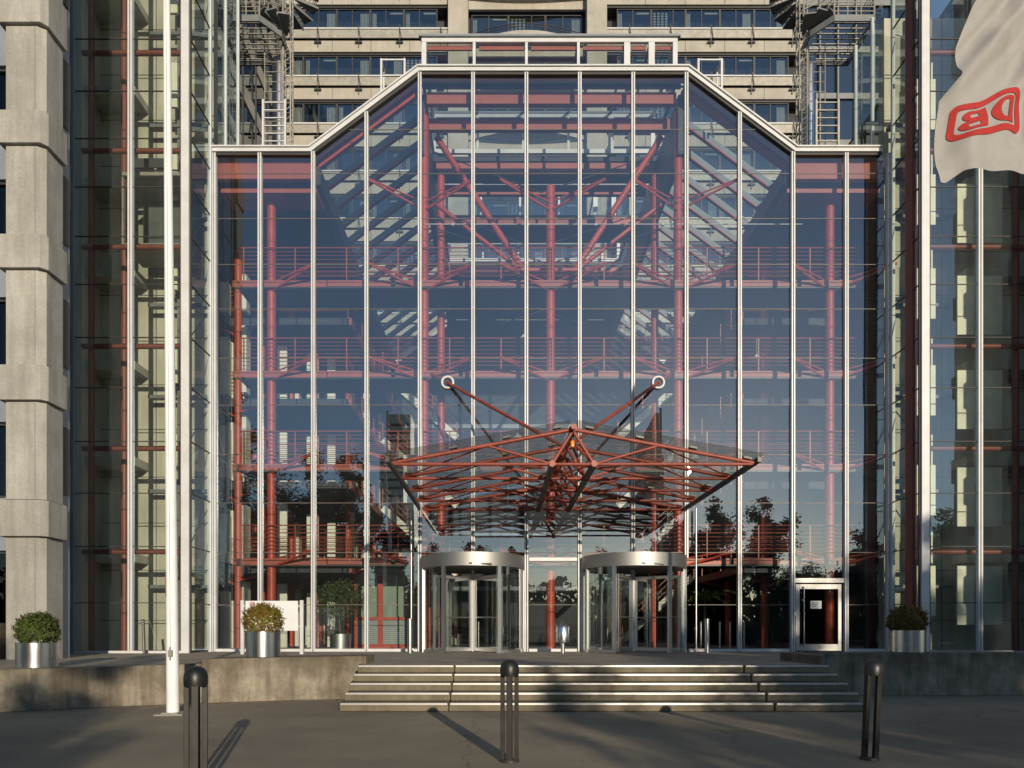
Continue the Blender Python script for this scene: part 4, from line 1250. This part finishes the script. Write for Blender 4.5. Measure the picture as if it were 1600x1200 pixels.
# flag: cloth and emblem share one surface function (a = metres out from the pole, z = height)
PX, PY = 8.97, 11.5
outline = [(13.6, 0.35), (13.0, 0.62), (12.4, 0.95), (11.86, 1.245), (11.6, 1.38), (11.42, 1.44), (11.0, 1.61), (10.5, 1.56), (10.14, 1.87), (9.5, 1.92), (9.1, 1.90), (8.83, 1.84)]
def edge_at(z):
    for (z0, a0), (z1, a1) in zip(outline, outline[1:]):
        if z <= z0 and z >= z1: return a0 + (a1 - a0) * (z0 - z) / (z0 - z1)
    return outline[-1][1] if z < 9 else outline[0][1]
def fold(a, z):
    s = a + 0.85 * (z - 9)
    k = min(1.0, a / 0.5) * min(1.0, max(0.2, (z - 8.9) / 2.2))
    f = 0.085 * math.sin(s * 6.2 + 0.5) + 0.032 * math.sin(s * 12.1 + 1.7 + 0.8 * math.sin(z * 1.3)) + 0.007 * math.sin(s * 25 + z * 2) * max(0, min(1, (z - 10.4) / 0.6))
    g = 0.10 * math.sin(a * 3.4 + 0.4) + 0.03 * math.sin(a * 9 - z * 1.5)
    return PY - 0.05 + k * f + g * min(1, a / 0.4) - 0.12 * max(0, a - 1.5)
fl = MB(); NU, NV = 60, 110
for j in range(NV + 1):
    v = j / NV
    for i in range(NU + 1):
        u = i / NU
        zl = 13.6 + (8.83 - 13.6) * v
        amax = edge_at(zl)
        a = 0.07 + (amax - 0.07) * u
        # hem: bottom edge sags and lifts towards the pole
        zb = 0.0
        if v > 0.8:
            w = (v - 0.8) / 0.2
            hem = 0.16 * max(0, min(1, (1.75 - a) / 0.25)) + 0.06 * (1.5 - a) * (a < 1.5)
            zb = w * hem
        fl.v.append((PX - a, fold(a, zl + zb), zl + zb))
for j in range(NV):
    for i in range(NU):
        k = j * (NU + 1) + i
        fl.f.append([k, k + NU + 1, k + NU + 2, k + 1]); fl.sm.append(True)
flag = thing('banner_flag', 'white flag with a red framed letter emblem seen from behind, hanging over the right tower', 'flag', (PX, PY, 8.8))
fl.build('cloth', M['flag'], flag)
hm = MB(); n0 = len(fl.v) - NU - 1
for off in (-0.007, 0.007):
    for (ia, ib) in [(j * (NU + 1) + NU, (j + 1) * (NU + 1) + NU) for j in range(NV)]:
        va, vb = Vector(fl.v[ia]), Vector(fl.v[ib])
        wa = Vector((va.x + 0.035, fold(PX - va.x - 0.035, va.z), va.z)); wb = Vector((vb.x + 0.035, fold(PX - vb.x - 0.035, vb.z), vb.z)); o_ = Vector((0, off, 0))
        hm.add([va + o_, vb + o_, wb + o_, wa + o_], [(0, 1, 2, 3)], True)
hm.build('hem', M['flagh'], flag)
em = MB()
def E(s, t):
    # s 0..1 from the pole outwards, t 0..1 upward; corners measured on the cloth
    q = [(0.42, 9.70), (1.74, 9.50), (1.69, 10.02), (0.48, 10.40)]
    a = (q[0][0] * (1 - s) + q[1][0] * s) * (1 - t) + (q[3][0] * (1 - s) + q[2][0] * s) * t
    z = (q[0][1] * (1 - s) + q[1][1] * s) * (1 - t) + (q[3][1] * (1 - s) + q[2][1] * s) * t
    z += 0.05 * math.sin(s * 6.0 + 0.4)
    return a, z
def put(outer, inner, close=True):
    n = len(outer)
    K = 5
    for off in (-0.012, 0.012):
        vs = []
        for j in range(K + 1):
            for (s, t), (s2, t2) in zip(outer, inner):
                f = j / K
                a, z = E(s + (s2 - s) * f, t + (t2 - t) * f); vs.append((PX - a, fold(a, z) + off, z))
        em.add(vs, [(j * n + i, j * n + (i + 1) % n, (j + 1) * n + (i + 1) % n, (j + 1) * n + i) for j in range(K) for i in range(n if close else n - 1)], True)
def rrect(x0, x1, y0, y1, r, ry, n=8, m=14):
    pts = []
    cs = [((x1 - r), (y1 - ry), 0), ((x0 + r), (y1 - ry), 90), ((x0 + r), (y0 + ry), 180), ((x1 - r), (y0 + ry), 270)]
    for qi, (cx_, cy_, a0) in enumerate(cs):
        for k in range(n + 1):
            t = R(a0 + 90 * k / n); pts.append((cx_ + r * math.cos(t), cy_ + ry * math.sin(t)))
        nx = cs[(qi + 1) % 4]; t = R(nx[2]); e = (nx[0] + r * math.cos(t), nx[1] + ry * math.sin(t)); s0 = pts[-1]
        for k in range(1, m): pts.append((s0[0] + (e[0] - s0[0]) * k / m, s0[1] + (e[1] - s0[1]) * k / m))
    return pts
put(rrect(0, 1, 0, 1, 0.10, 0.2), rrect(0.08, 0.92, 0.16, 0.84, 0.05, 0.11))
def bowl(x0, x1, y0, y1, th, tv, rx):
    # half ring bulging to x1
    ry = (y1 - y0) / 2; o = []; i_ = []
    for k in range(6): f = k / 6; o.append((x0 + (x1 - rx - x0) * f, y1)); i_.append((x0 + (x1 - rx - x0) * f, y1 - tv))
    for k in range(17):
        t = PI / 2 - PI * k / 16
        o.append((x1 - rx + rx * math.cos(t), (y0 + y1) / 2 + ry * math.sin(t))); i_.append((x1 - rx + (rx - th) * math.cos(t), (y0 + y1) / 2 + (ry - tv) * math.sin(t)))
    for k in range(6): f = 1 - (k + 1) / 6; o.append((x0 + (x1 - rx - x0) * f, y0)); i_.append((x0 + (x1 - rx - x0) * f, y0 + tv))
    put(o, i_, False)
def stem(x0, x1, y0, y1):
    o = [(x0, y0 + (y1 - y0) * k / 6) for k in range(7)]; i_ = [(x1, y0 + (y1 - y0) * k / 6) for k in range(7)]
    put(o, i_, False)
stem(0.125, 0.225, 0.22, 0.78); bowl(0.225, 0.485, 0.22, 0.78, 0.125, 0.10, 0.22)
stem(0.53, 0.63, 0.22, 0.78); bowl(0.63, 0.85, 0.50, 0.78, 0.105, 0.085, 0.12); bowl(0.63, 0.88, 0.22, 0.50, 0.11, 0.085, 0.13)
em.build('emblem', M['flagred'], flag)

# planters with shrubs
def planter(x, y, z, r, h, label, slabel, mat, kind):
    p = thing('planter', label, 'planter', (x, y, z), None)
    MB().lathe([(r - 0.03, 0.0), (r, 0.0), (r, h), (r - 0.012, h + 0.006), (r - 0.03, h), (r - 0.03, h - 0.1)], (x, y, z + 0.01), 56).build('pot', M['steel'], p)
    MB().lathe([(0, h - 0.09), (r - 0.032, h - 0.09)], (x, y, z + 0.01), 30).build('soil', M['soil'], p)
    s = thing('potted_shrub', slabel, 'shrub', (x, y, z + h), None)
    f = MB()
    rx = r * kind[0]; rz = kind[1]; cz = z + h + rz * 0.62
    n = kind[2]
    lobes = [(random.uniform(0, 2 * PI), random.uniform(-0.6, 1.2), random.uniform(0.85, 1.08)) for _ in range(40)]
    for _ in range(n):
        d = Vector((random.gauss(0, 1), random.gauss(0, 1), random.gauss(0, 1))).normalized()
        if d.z < -0.62: d.z *= -1
        rr = random.uniform(0.72, 1.0) ** 0.6
        bum = 1 + 0.13 * math.sin(d.x * 7 + d.z * 5 + x) * math.cos(d.y * 6 - d.z * 4 + x) + 0.06 * math.sin(d.x * 17 + d.y * 13 + d.z * 15)
        q = Vector((x + d.x * rx * rr * bum, y + d.y * rx * rr * bum, cz + d.z * rz * rr * bum))
        f.leaf(q, random.choice((0.6, 0.85, 1.0, 1.25, 1.6)) * 0.024 * kind[3], random.uniform(0.35, 0.6), d)
    if kind[4]:
        for _ in range(kind[4]):
            # upright sprigs breaking the outline
            d = Vector((random.gauss(0, 0.6), random.gauss(0, 0.6), abs(random.gauss(0.8, 0.3)))).normalized()
            b = Vector((x + d.x * rx * 0.85, y + d.y * rx * 0.85, cz + d.z * rz * 0.85))
            L = random.uniform(0.08, 0.2)
            up = (d + Vector((0, 0, 0.7))).normalized()
            for k in range(12):
                f.leaf(b + up * L * k / 12 + Vector((random.gauss(0, .012), random.gauss(0, .012), 0)), 0.025 * kind[3], 0.5, d)
    f.build('leaves', mat, s)
    st_ = MB()
    for k in range(9):
        t = 2 * PI * k / 9; st_.tube((x + 0.08 * math.cos(t), y + 0.08 * math.sin(t), z + h - 0.1), (x + rx * 0.7 * math.cos(t), y + rx * 0.7 * math.sin(t), cz), 0.01, 5, 0.004)
    st_.build('stems', M['bark'], s)
planter(-9.5, 14.42, 0.80, 0.38, 0.5, 'round stainless planter with a dark green shrub behind the low left wall', 'dark green box shrub with upright sprigs in the left planter', M['fgreen'], (1.05, 0.33, 3200, 1.2, 260))
planter(-5.42, 16.05, 0.955, 0.375, 0.57, 'round stainless planter with a yellow ball shrub before the white sign', 'ball shaped yellowing shrub in the planter before the white sign', M['fyellow'], (1.22, 0.36, 4300, 1.1, 160))
planter(9.98, 17.3, 1.02, 0.40, 0.53, 'round stainless planter with a bronze shrub on the right wall', 'bronze and olive ball shrub in the right planter', M['fbrown'], (1.13, 0.34, 3900, 1.15, 150))

# sign board
sg = thing('sign_board', 'white company sign board on two posts beside the glass front', 'sign', (-8.0, 22.4, TZ))
sy = 22.4
sx0, sx1 = -8.16, -6.46
MB().box(sx0 - 0.12, sx0 - 0.02, sy - 0.04, sy + 0.06, TZ, 2.52).build('post', M['white'], sg, 0.006)
MB().box(sx1 + 0.06, sx1 + 0.17, sy - 0.04, sy + 0.06, TZ, 2.52).build('post', M['white'], sg, 0.006)
MB().box(sx0 + 0.03, sx1, sy - 0.02, sy + 0.02, 1.55, 2.50).build('panel', M['signw'], sg, 0.004)
MB().box(sx0 - 0.02, sx0 + 0.03, sy - 0.01, sy + 0.03, 2.3, 2.36).box(sx1, sx1 + 0.06, sy - 0.01, sy + 0.03, 2.3, 2.36).box(sx1, sx1 + 0.06, sy - 0.01, sy + 0.03, 1.66, 1.72).build('bracket', M['alum'], sg)
def text_part(name, body, size, loc, mat, parent, bold=0.0):
    cu = bpy.data.curves.new('lettering', 'FONT'); cu.body = body; cu.size = size; cu.offset = bold; cu.extrude = 0.0008
    to = bpy.data.objects.new('lettering', cu); COL.objects.link(to)
    dg = bpy.context.evaluated_depsgraph_get()
    me = bpy.data.meshes.new_from_object(to.evaluated_get(dg)); bpy.data.objects.remove(to)
    me.materials.append(mat)
    o = bpy.data.objects.new(name, me); COL.objects.link(o); o.parent = parent
    o.location = Vector(loc) - parent.location; o.rotation_euler = (PI / 2, 0, 0)
    return o
lx, lz = sx0 + 0.17, 2.36
lg = MB()
ro = [(lx + 0.17 * u, lz + 0.10 * v) for u, v in rrect(0, 1, 0, 1, 0.12, 0.2)]; ri = [(lx + 0.17 * u, lz + 0.10 * v) for u, v in rrect(0.08, 0.92, 0.13, 0.87, 0.08, 0.14)]
n = len(ro)
lg.add([(x, sy - 0.023, z) for x, z in ro + ri], [(i, (i + 1) % n, n + (i + 1) % n, n + i) for i in range(n)])
lg.build('logo_frame', M['flagred'], sg)
text_part('logo_letters', 'DB', 0.085, (lx + 0.03, sy - 0.022, lz + 0.02), M['flagred'], sg, 0.003)
text_part('lettering', 'BAHN', 0.07, (lx + 0.24, sy - 0.022, lz + 0.03), M['ink'], sg, 0.001)
text_part('lettering', 'DB Mobility Logistics AG', 0.088, (lx + 0.02, sy - 0.022, 2.17), M['ink'], sg, 0.001)

# litter bin and steel posts on the terrace
lb = thing('litter_bin', 'stainless litter bin on a foot between the two revolving doors', 'litter bin', (2.05, 23.4, TZ))
MB().lathe([(0, 0.36), (0.235, 0.36), (0.24, 0.38), (0.24, 0.88), (0.225, 0.9), (0, 0.9)], (2.05, 23.4, TZ), 32).build('drum', M['steel'], lb)
MB().lathe([(0.13, 0.905), (0.14, 0.93), (0.08, 0.97), (0.05, 1.04), (0.0, 1.05)], (2.05, 23.4, TZ), 24).build('lid', M['steel'], lb)
MB().tube((2.05, 23.4, TZ), (2.05, 23.4, TZ + 0.36), 0.07, 16).build('foot', M['steel'], lb)
MB().torus((2.05, 23.4, TZ + 0.83), 0.0, 0.0) if False else None
for x, y, lab in ((-3.06, 23.6, 'short stainless post left of the left revolving door'), (7.02, 24.0, 'short stainless post right of the right revolving door')):
    p = thing('steel_post', lab, 'post', (x, y, TZ))
    MB().tube((x, y, TZ), (x, y, TZ + 1.14), 0.085, 20).build('post_tube', M['steel'], p)
    MB().lathe([(0.087, 1.11), (0.09, 1.12), (0.088, 1.15), (0, 1.155)], (x, y, TZ), 20).build('cap', M['alum'], p)
# leaning perforated bar and rainwater pipes
lb2 = thing('perforated_bar', 'narrow perforated dark bar leaning against the left tower glass', 'metal bar', (-11.7, 23.1, TZ))
a, b = Vector((-11.66, 23.0, TZ)), Vector((-11.88, 23.36, TZ + 1.12))
MB().bar(a, b, 0.09, 0.03, (0, -1, 0)).build('bar', M['dark'], lb2)
m = MB()
for k in range(16):
    c = a + (b - a) * ((k + 0.6) / 16.5); q = (b - a).normalized()
    m.bar(c - q * 0.014 + Vector((0, -0.019, 0)), c + q * 0.014 + Vector((0, -0.019, 0)), 0.03, 0.008, (0, -1, 0))
m.build('hole', M['paper'], lb2)
for x, lab in ((CX - 4.775 - 0.28, 'thin rainwater pipe on the hall front beside the left revolving door'), (CX + 4.775 + 0.3, 'thin rainwater pipe on the hall front beside the right revolving door')):
    rp = thing('rainwater_pipe', lab, 'pipe', (x, FY - 0.25, TZ))
    MB().tube((x, FY - 0.27, TZ + 0.15), (x, FY - 0.27, 5.9), 0.035, 12).tube((x, FY - 0.27, TZ + 0.15), (x + 0.12, FY - 0.27, TZ + 0.02), 0.035, 12).build('pipe', M['alum'], rp)
    m = MB()
    for z in (1.6, 2.9, 4.3): m.box(x - 0.05, x + 0.05, FY - 0.26, FY - 0.14, z, z + 0.05)
    m.build('clip', M['grey'], rp)

# ------------------------------------------------------------------ things inside the hall
ft_ = thing('indoor_tree', 'leafy round crowned tree standing in a grey pot behind the sign', 'tree', (-6.3, 27.6, TZ + 0.6))
pt = thing('indoor_pot', 'grey metal pot holding the leafy indoor tree', 'plant pot', (-6.3, 27.6, TZ))
MB().lathe([(0.0, 0.02), (0.4, 0.02), (0.42, 0.62), (0.38, 0.62), (0.37, 0.5)], (-6.3, 27.6, TZ), 32).build('pot', M['alum'], pt)
MB().lathe([(0, 0.52), (0.38, 0.52)], (-6.3, 27.6, TZ), 24).build('soil', M['soil'], pt)
m = MB().tube((-6.3, 27.6, TZ + 0.5), (-6.35, 27.6, TZ + 1.5), 0.05, 8, 0.035)
for k in range(7):
    t = 2 * PI * k / 7; m.tube((-6.35, 27.6, TZ + 1.2 + 0.05 * k), (-6.35 + 0.6 * math.cos(t), 27.6 + 0.6 * math.sin(t), TZ + 1.9 + 0.12 * (k % 3)), 0.02, 6, 0.008)
m.build('trunk', M['bark'], ft_)
m = MB()
for _ in range(2600):
    d = Vector((random.gauss(0, 1), random.gauss(0, 1), random.gauss(0, 1))).normalized(); rr = random.uniform(0.3, 1) ** 0.5
    b_ = 1 + 0.22 * math.sin(d.x * 7) * math.cos(d.z * 6 + d.y * 5)
    m.leaf((-6.35 + d.x * 0.98 * rr * b_, 27.6 + d.y * 0.98 * rr * b_, TZ + 2.0 + d.z * 0.78 * rr * b_), random.uniform(0.03, 0.065), 0.5)
m.build('crown', M['findoor'], ft_)

kk = thing('reception_kiosk', 'glazed reception kiosk with red frame inside the hall left of the doors', 'kiosk', (-4.4, 29.5, TZ))
kx0, kx1, ky0, ky1 = -5.9, -2.9, 28.6, 31.4
fr = MB()
for x in (kx0, kx0 + 0.95, kx0 + 1.05, (kx0 + kx1) / 2 + 0.7, kx1): fr.box(x - 0.05, x + 0.05, ky0 - 0.05, ky0 + 0.05, TZ + 0.02, TZ + 3.0)
fr.box(kx0 - 0.05, kx1 + 0.05, ky0 - 0.06, ky0 + 0.06, TZ + 1.18, TZ + 1.3); fr.box(kx0 - 0.05, kx1 + 0.05, ky0 - 0.06, ky0 + 0.06, TZ + 0.02, TZ + 0.2)
fr.bar((kx0, ky0, TZ + 3.0), (kx0 + 1.3, ky0, TZ + 3.75), 0.1); fr.bar((kx0 + 1.3, ky0, TZ + 3.75), (kx1 - 0.6, ky0, TZ + 3.8), 0.1); fr.bar((kx1 - 0.6, ky0, TZ + 3.8), (kx1, ky0, TZ + 3.3), 0.1)
fr.build('frame', M['red'], kk)
MB().box(kx0 + 0.05, kx1 - 0.05, ky0, ky0 + 0.04, TZ + 0.2, TZ + 1.18).build('louvre_panel', M['bluegrey'], kk)
m = MB()
for k in range(11): m.box(kx0 + 0.06, kx1 - 0.06, ky0 - 0.02, ky0 - 0.003, TZ + 0.24 + 0.085 * k, TZ + 0.27 + 0.085 * k)
m.build('louvre', M['kiosk'], kk)
m = MB().add([(kx0, ky0 + 0.3, TZ + 1.3), (kx1, ky0 + 0.3, TZ + 1.3), (kx1, ky0 + 0.3, TZ + 3.2), (kx1 - 0.6, ky0 + 0.3, TZ + 3.75), (kx0 + 1.3, ky0 + 0.3, TZ + 3.7), (kx0, ky0 + 0.3, TZ + 2.95)], [(0, 1, 2, 3, 4, 5)])
m.build('back_panel', M['kiosk'], kk)
m = MB().add([(kx0, ky0 + 0.02, TZ + 1.3), (kx1, ky0 + 0.02, TZ + 1.3), (kx1, ky0 + 0.02, TZ + 3.2), (kx1 - 0.6, ky0 + 0.02, TZ + 3.75), (kx0 + 1.3, ky0 + 0.02, TZ + 3.7), (kx0, ky0 + 0.02, TZ + 2.95)], [(0, 1, 2, 3, 4, 5)])
m.build('pane', M['doorglass'], kk)
# turnstile posts
tp = None
for i, (x, y) in enumerate(((-0.9, 28.0), (-0.2, 28.0), (0.35, 28.2), (1.0, 28.4), (4.0, 28.4), (4.5, 28.6), (8.0, 28.2), (8.7, 28.0), (9.2, 28.3), (9.7, 28.1))):
    if tp is None:
        tp = thing('turnstile_post', 'slim steel barrier post inside the hall', 'post', (x, y, TZ), 'slim barrier posts inside the hall')
        MB().tube((x, y, TZ + 0.02), (x, y, TZ + 1.1), 0.05, 12).build('post_tube', M['steel'], tp)
        MB().lathe([(0.055, 1.1), (0.06, 1.13), (0, 1.14)], (x, y, TZ), 12).build('cap', M['dark'], tp)
    else:
        c = copy_tree(tp); c.location = (x, y, TZ)
# pendant lamps
lp = None
for i, (x, y, z) in enumerate(((0.95, 28.6, 13.4), (0.7, 29.5, 9.6), (0.3, 31, 6.8), (-3.5, 30, 12.4), (8.4, 30.5, 9.0), (10.6, 29.2, 12.8))):
    if lp is None:
        lp = thing('pendant_lamp', 'small white pendant lamp hanging in the hall', 'lamp', (x, y, z), 'white pendant lamps in the hall')
        MB().lathe([(0.0, 0.2), (0.04, 0.2), (0.22, 0.0), (0.2, 0.0), (0.0, 0.17)], (x, y, z), 20).build('lamp_shade', M['lampw'], lp)
        MB().tube((x, y, z + 0.2), (x, y, z + 1.2), 0.01, 6).build('cord', M['white'], lp)
    else:
        c = copy_tree(lp); c.location = (x, y, z)
# palms inside on the right
pl = thing('indoor_palm', 'dark fan palm inside the hall right of the doors', 'palm', (8.3, 28.8, TZ))
MB().tube((8.3, 28.8, TZ), (8.35, 28.8, TZ + 2.1), 0.07, 8, 0.05).build('trunk', M['bark'], pl)
m = MB()
for k in range(16):
    t = 2 * PI * k / 16; up = 0.2 + 0.7 * (k % 4) / 3
    for q in range(16):
        s = (q + 1) / 16
        p = Vector((8.35 + math.cos(t) * 1.3 * s, 28.8 + math.sin(t) * 1.3 * s, TZ + 2.1 + up * s * 1.1 - 0.9 * s * s))
        m.leaf(p, 0.16 * (1.1 - s * 0.6), 0.25)
m.build('fronds', M['findoor'], pl)

# ------------------------------------------------------------------ trees behind the viewer (mirrored in the glass, shading the forecourt)
def tree(x, y, h, rad, label, conifer=False, leaves=2600, low=0.25, lsize=0.28):
    t = thing('conifer_tree' if conifer else 'broadleaf_tree', label, 'tree', (x, y, 0), 'trees across the street')
    tr = MB().tube((x, y, 0), (x + random.uniform(-.2, .2), y, h * 0.75), 0.02 * h + 0.05, 9, 0.05)
    for k in range(10):
        z = h * random.uniform(low, 0.8); a = random.uniform(0, 2 * PI); L = rad * random.uniform(0.5, 0.9) * (1 if not conifer else (1 - z / h))
        tr.tube((x, y, z), (x + L * math.cos(a), y + L * math.sin(a), z + (L * 0.5 if not conifer else -0.1)), 0.05, 6, 0.015)
    tr.build('trunk', M['bark'], t)
    m = MB()
    if conifer:
        for _ in range(leaves):
            f = random.random() ** 0.7; z = h * (low * 0.5 + (1 - low * 0.5) * (1 - f)); layer = 0.75 + 0.25 * math.sin(z * 5.2)
            r = rad * f * layer * random.uniform(0.3, 1) ** 0.5; a = random.uniform(0, 2 * PI)
            m.leaf((x + r * math.cos(a), y + r * math.sin(a), z), random.uniform(0.6, 1.2) * lsize, 0.45)
    else:
        cl = []
        for _ in range(int(30 + h * 3)):
            d = Vector((random.gauss(0, 1), random.gauss(0, 1), random.gauss(0, 1))).normalized() * random.uniform(0.3, 0.97)
            zc_ = h * (low + 1) / 2 + d.z * h * (1 - low) / 2
            wd = 1.0 - 0.3 * max(0, (zc_ / h - 0.55) / 0.45)
            cl.append((Vector((x + d.x * rad * wd, y + d.y * rad * wd, zc_)), rad * random.uniform(0.14, 0.36)))
        for k in range(9):
            f = k / 8; cl.append((Vector((x + random.uniform(-.2, .2), y, h * (low + (0.93 - low) * f))), rad * (0.42 - 0.2 * f)))
        for _ in range(leaves):
            c, r = random.choice(cl)
            d = Vector((random.gauss(0, 1), random.gauss(0, 1), random.gauss(0, 1))).normalized() * r * abs(random.gauss(0.65, 0.33))
            p = c + d
            if p.z < 0.3: continue
            m.leaf(p, random.uniform(0.6, 1.2) * lsize, 0.55)
    m.build('crown', M['fdark'], t)
TREES = [(-27, -20, 28, 3.6, 0), (-23.2, -21, 19, 4.6, 0), (-18.6, -20, 20.0, 3.2, 0), (-15.2, -20, 20.5, 2.9, 0), (-11.3, -22, 14.5, 1.9, 0), (-36, -22, 20, 4.5, 0), (-20, -23, 14.5, 6.5, 0),
         (-6.5, -20, 9.4, 2.8, 0), (-2.5, -21, 10.2, 2.8, 0), (0.7, -19, 10.0, 2.2, 0), (10.6, -19.5, 9.4, 2.1, 0), (14.4, -20, 9.6, 2.6, 0), (18.0, -21, 13.0, 2.9, 0), (22.2, -21, 15.2, 3.1, 0), (26.4, -20, 15.4, 3.0, 0),
         (31.5, -22, 9.0, 3.2, 0), (37.5, -22, 12.0, 3.6, 0), (44, -22, 14.0, 3.8, 0)]
names = ['tallest slender tree across the street', 'tall broad tree beside the tallest slender tree', 'tall narrow tree across the street', 'second tall narrow tree across the street', 'thin tree near the flagpole mirror image', 'wide dark tree at far left across the street']
for i, (x, y, h, r, c) in enumerate(TREES):
    lab = names[i] if i < len(names) else ('dark tree across the street about %d steps %s of the axis' % (abs(int(x)), 'left' if x < 0 else 'right'))
    tree(x, y, h, r, lab, bool(c), 4200 if x in (10.6, 14.4) else 9000 if h < 12 else 17000, 0.13 if h < 12 else 0.1, 0.15 if h < 12 else 0.2)
m = MB()
for _ in range(34000):
    x = random.uniform(-110, 110)
    z = random.uniform(0, 1) ** 1.1 * (7.6 + 1.3 * math.sin(x * 0.31) + 1.0 * math.sin(x * 0.83))
    m.leaf((x, -46 + random.uniform(-3, 3), z), random.uniform(0.3, 0.7), 0.6)
xs_ = [-112 + 0.8 * k for k in range(281)]
core = [(x, 4.6 + 1.0 * math.sin(x * 0.31) + 0.8 * math.sin(x * 0.83) + random.uniform(-0.5, 0.5)) for x in xs_]
for (xa, za), (xb, zb) in zip(core, core[1:]): m.quad((xa, -46 + 0.6 * math.sin(xa), 0), (xb, -46 + 0.6 * math.sin(xb), 0), (xb, -46.4, zb), (xa, -46.4, za))  # solid dark sheet added inside the leaves to block horizon light
tag(m.build('treeline', M['fdark']), 'far dark treeline beyond the street', 'trees', kind='stuff')

hb = thing('distant_high_rise', 'slender pale high rise with horizontal bands far across the street', 'building', (-46, -250, 0))
MB().box(-51, -41, -262, -250, 0, 96).build('wall', M['wfin'], hb)
m = MB()
for k in range(26): m.box(-50.5, -41.5, -249.9, -249.6, 6 + 3.4 * k, 6.9 + 3.4 * k)
m.build('window_band', M['interior'], hb)
m = MB()
def litter(x, y, z):
    t = random.uniform(0, 2 * PI); w_, l_ = random.uniform(0.006, 0.014), random.uniform(0.012, 0.03)
    c_, s_ = math.cos(t), math.sin(t)
    m.add([(x - l_ * c_, y - l_ * s_, z + 0.004), (x + w_ * s_, y - w_ * c_, z + 0.006), (x + l_ * c_, y + l_ * s_, z + random.uniform(0.005, 0.014)), (x - w_ * s_, y + w_ * c_, z + 0.006)], [(0, 1, 2, 3)])
wallline = [(-13.2, 11.55), (-9.54, 13.4), (-8.0, 14.3), (-6.40, 15.05), (-5.6, 15.36), (-4.6, 15.72), (-3.1, 16.0)]
for _ in range(420):
    k = random.randrange(len(wallline) - 1); f = random.random(); (xa, ya), (xb, yb) = wallline[k], wallline[k + 1]
    litter(xa + (xb - xa) * f, ya + (yb - ya) * f - 0.05 - abs(random.gauss(0, 0.09)), 0.0)
for _ in range(160): litter(random.uniform(7.8, 18), 16.74 - abs(random.gauss(0, 0.1)), 0.0)
for _ in range(120): litter(random.uniform(-3.1, 7.0), 13.46 - abs(random.gauss(0, 0.05)), 0.0)
for _ in range(240): litter(random.uniform(-9, 9), random.uniform(5.5, 13.3), 0.0)
tag(m.build('fallen_leaves', M['fbrown']), 'small dry leaves scattered on the forecourt and along the wall foot', 'fallen leaves', kind='stuff')

# ------------------------------------------------------------------ light, sky, camera
w = bpy.data.worlds.new('World'); S.world = w; w.use_nodes = True
nt = w.node_tree; nt.nodes.clear()
sky = nt.nodes.new('ShaderNodeTexSky'); sky.sky_type = 'NISHITA'; sky.sun_disc = False
sky.sun_elevation = SUN_EL
sdir = Vector((math.sin(SUN_AZ) * math.cos(SUN_EL), -math.cos(SUN_AZ) * math.cos(SUN_EL), math.sin(SUN_EL)))   # towards the sun
sky.sun_rotation = math.atan2(sdir.x, sdir.y)
sky.air_density = 1.0; sky.dust_density = 0.2; sky.ozone_density = 2.0
bg = nt.nodes.new('ShaderNodeBackground'); bg.inputs['Strength'].default_value = 0.135
ow = nt.nodes.new('ShaderNodeOutputWorld')
nt.links.new(sky.outputs[0], bg.inputs[0]); nt.links.new(bg.outputs[0], ow.inputs[0])
sl = bpy.data.lights.new('sun', 'SUN'); sl.energy = 4.5; sl.angle = R(0.53); sl.color = (1.0, 0.85, 0.64)
so = bpy.data.objects.new('sun', sl); COL.objects.link(so)
so.rotation_euler = (-sdir).to_track_quat('-Z', 'Y').to_euler(); so.location = sdir * 60

cam = bpy.data.cameras.new('camera'); co = bpy.data.objects.new('camera', cam); COL.objects.link(co)
co.location = (0, 0, EYE); co.rotation_euler = (PI / 2, 0, 0)
cam.sensor_fit = 'HORIZONTAL'; cam.sensor_width = 36.0; cam.lens = 36.0 * 1100 / 1600
cam.shift_x = (800 - 783) / 1600; cam.shift_y = (985 - 600) / 1600
cam.clip_start = 0.1; cam.clip_end = 2000
S.camera = co
S.view_settings.view_transform = 'Standard'; S.view_settings.look = 'None'; S.view_settings.exposure = 0; S.view_settings.gamma = 1
S.render.engine = 'CYCLES'
S.cycles.use_denoising = True
try: S.cycles.denoiser = 'OPENIMAGEDENOISE'
except Exception: pass
S.cycles.max_bounces = 10; S.cycles.transparent_max_bounces = 24; S.cycles.glossy_bounces = 5; S.cycles.diffuse_bounces = 3
S.cycles.sample_clamp_indirect = 4.0
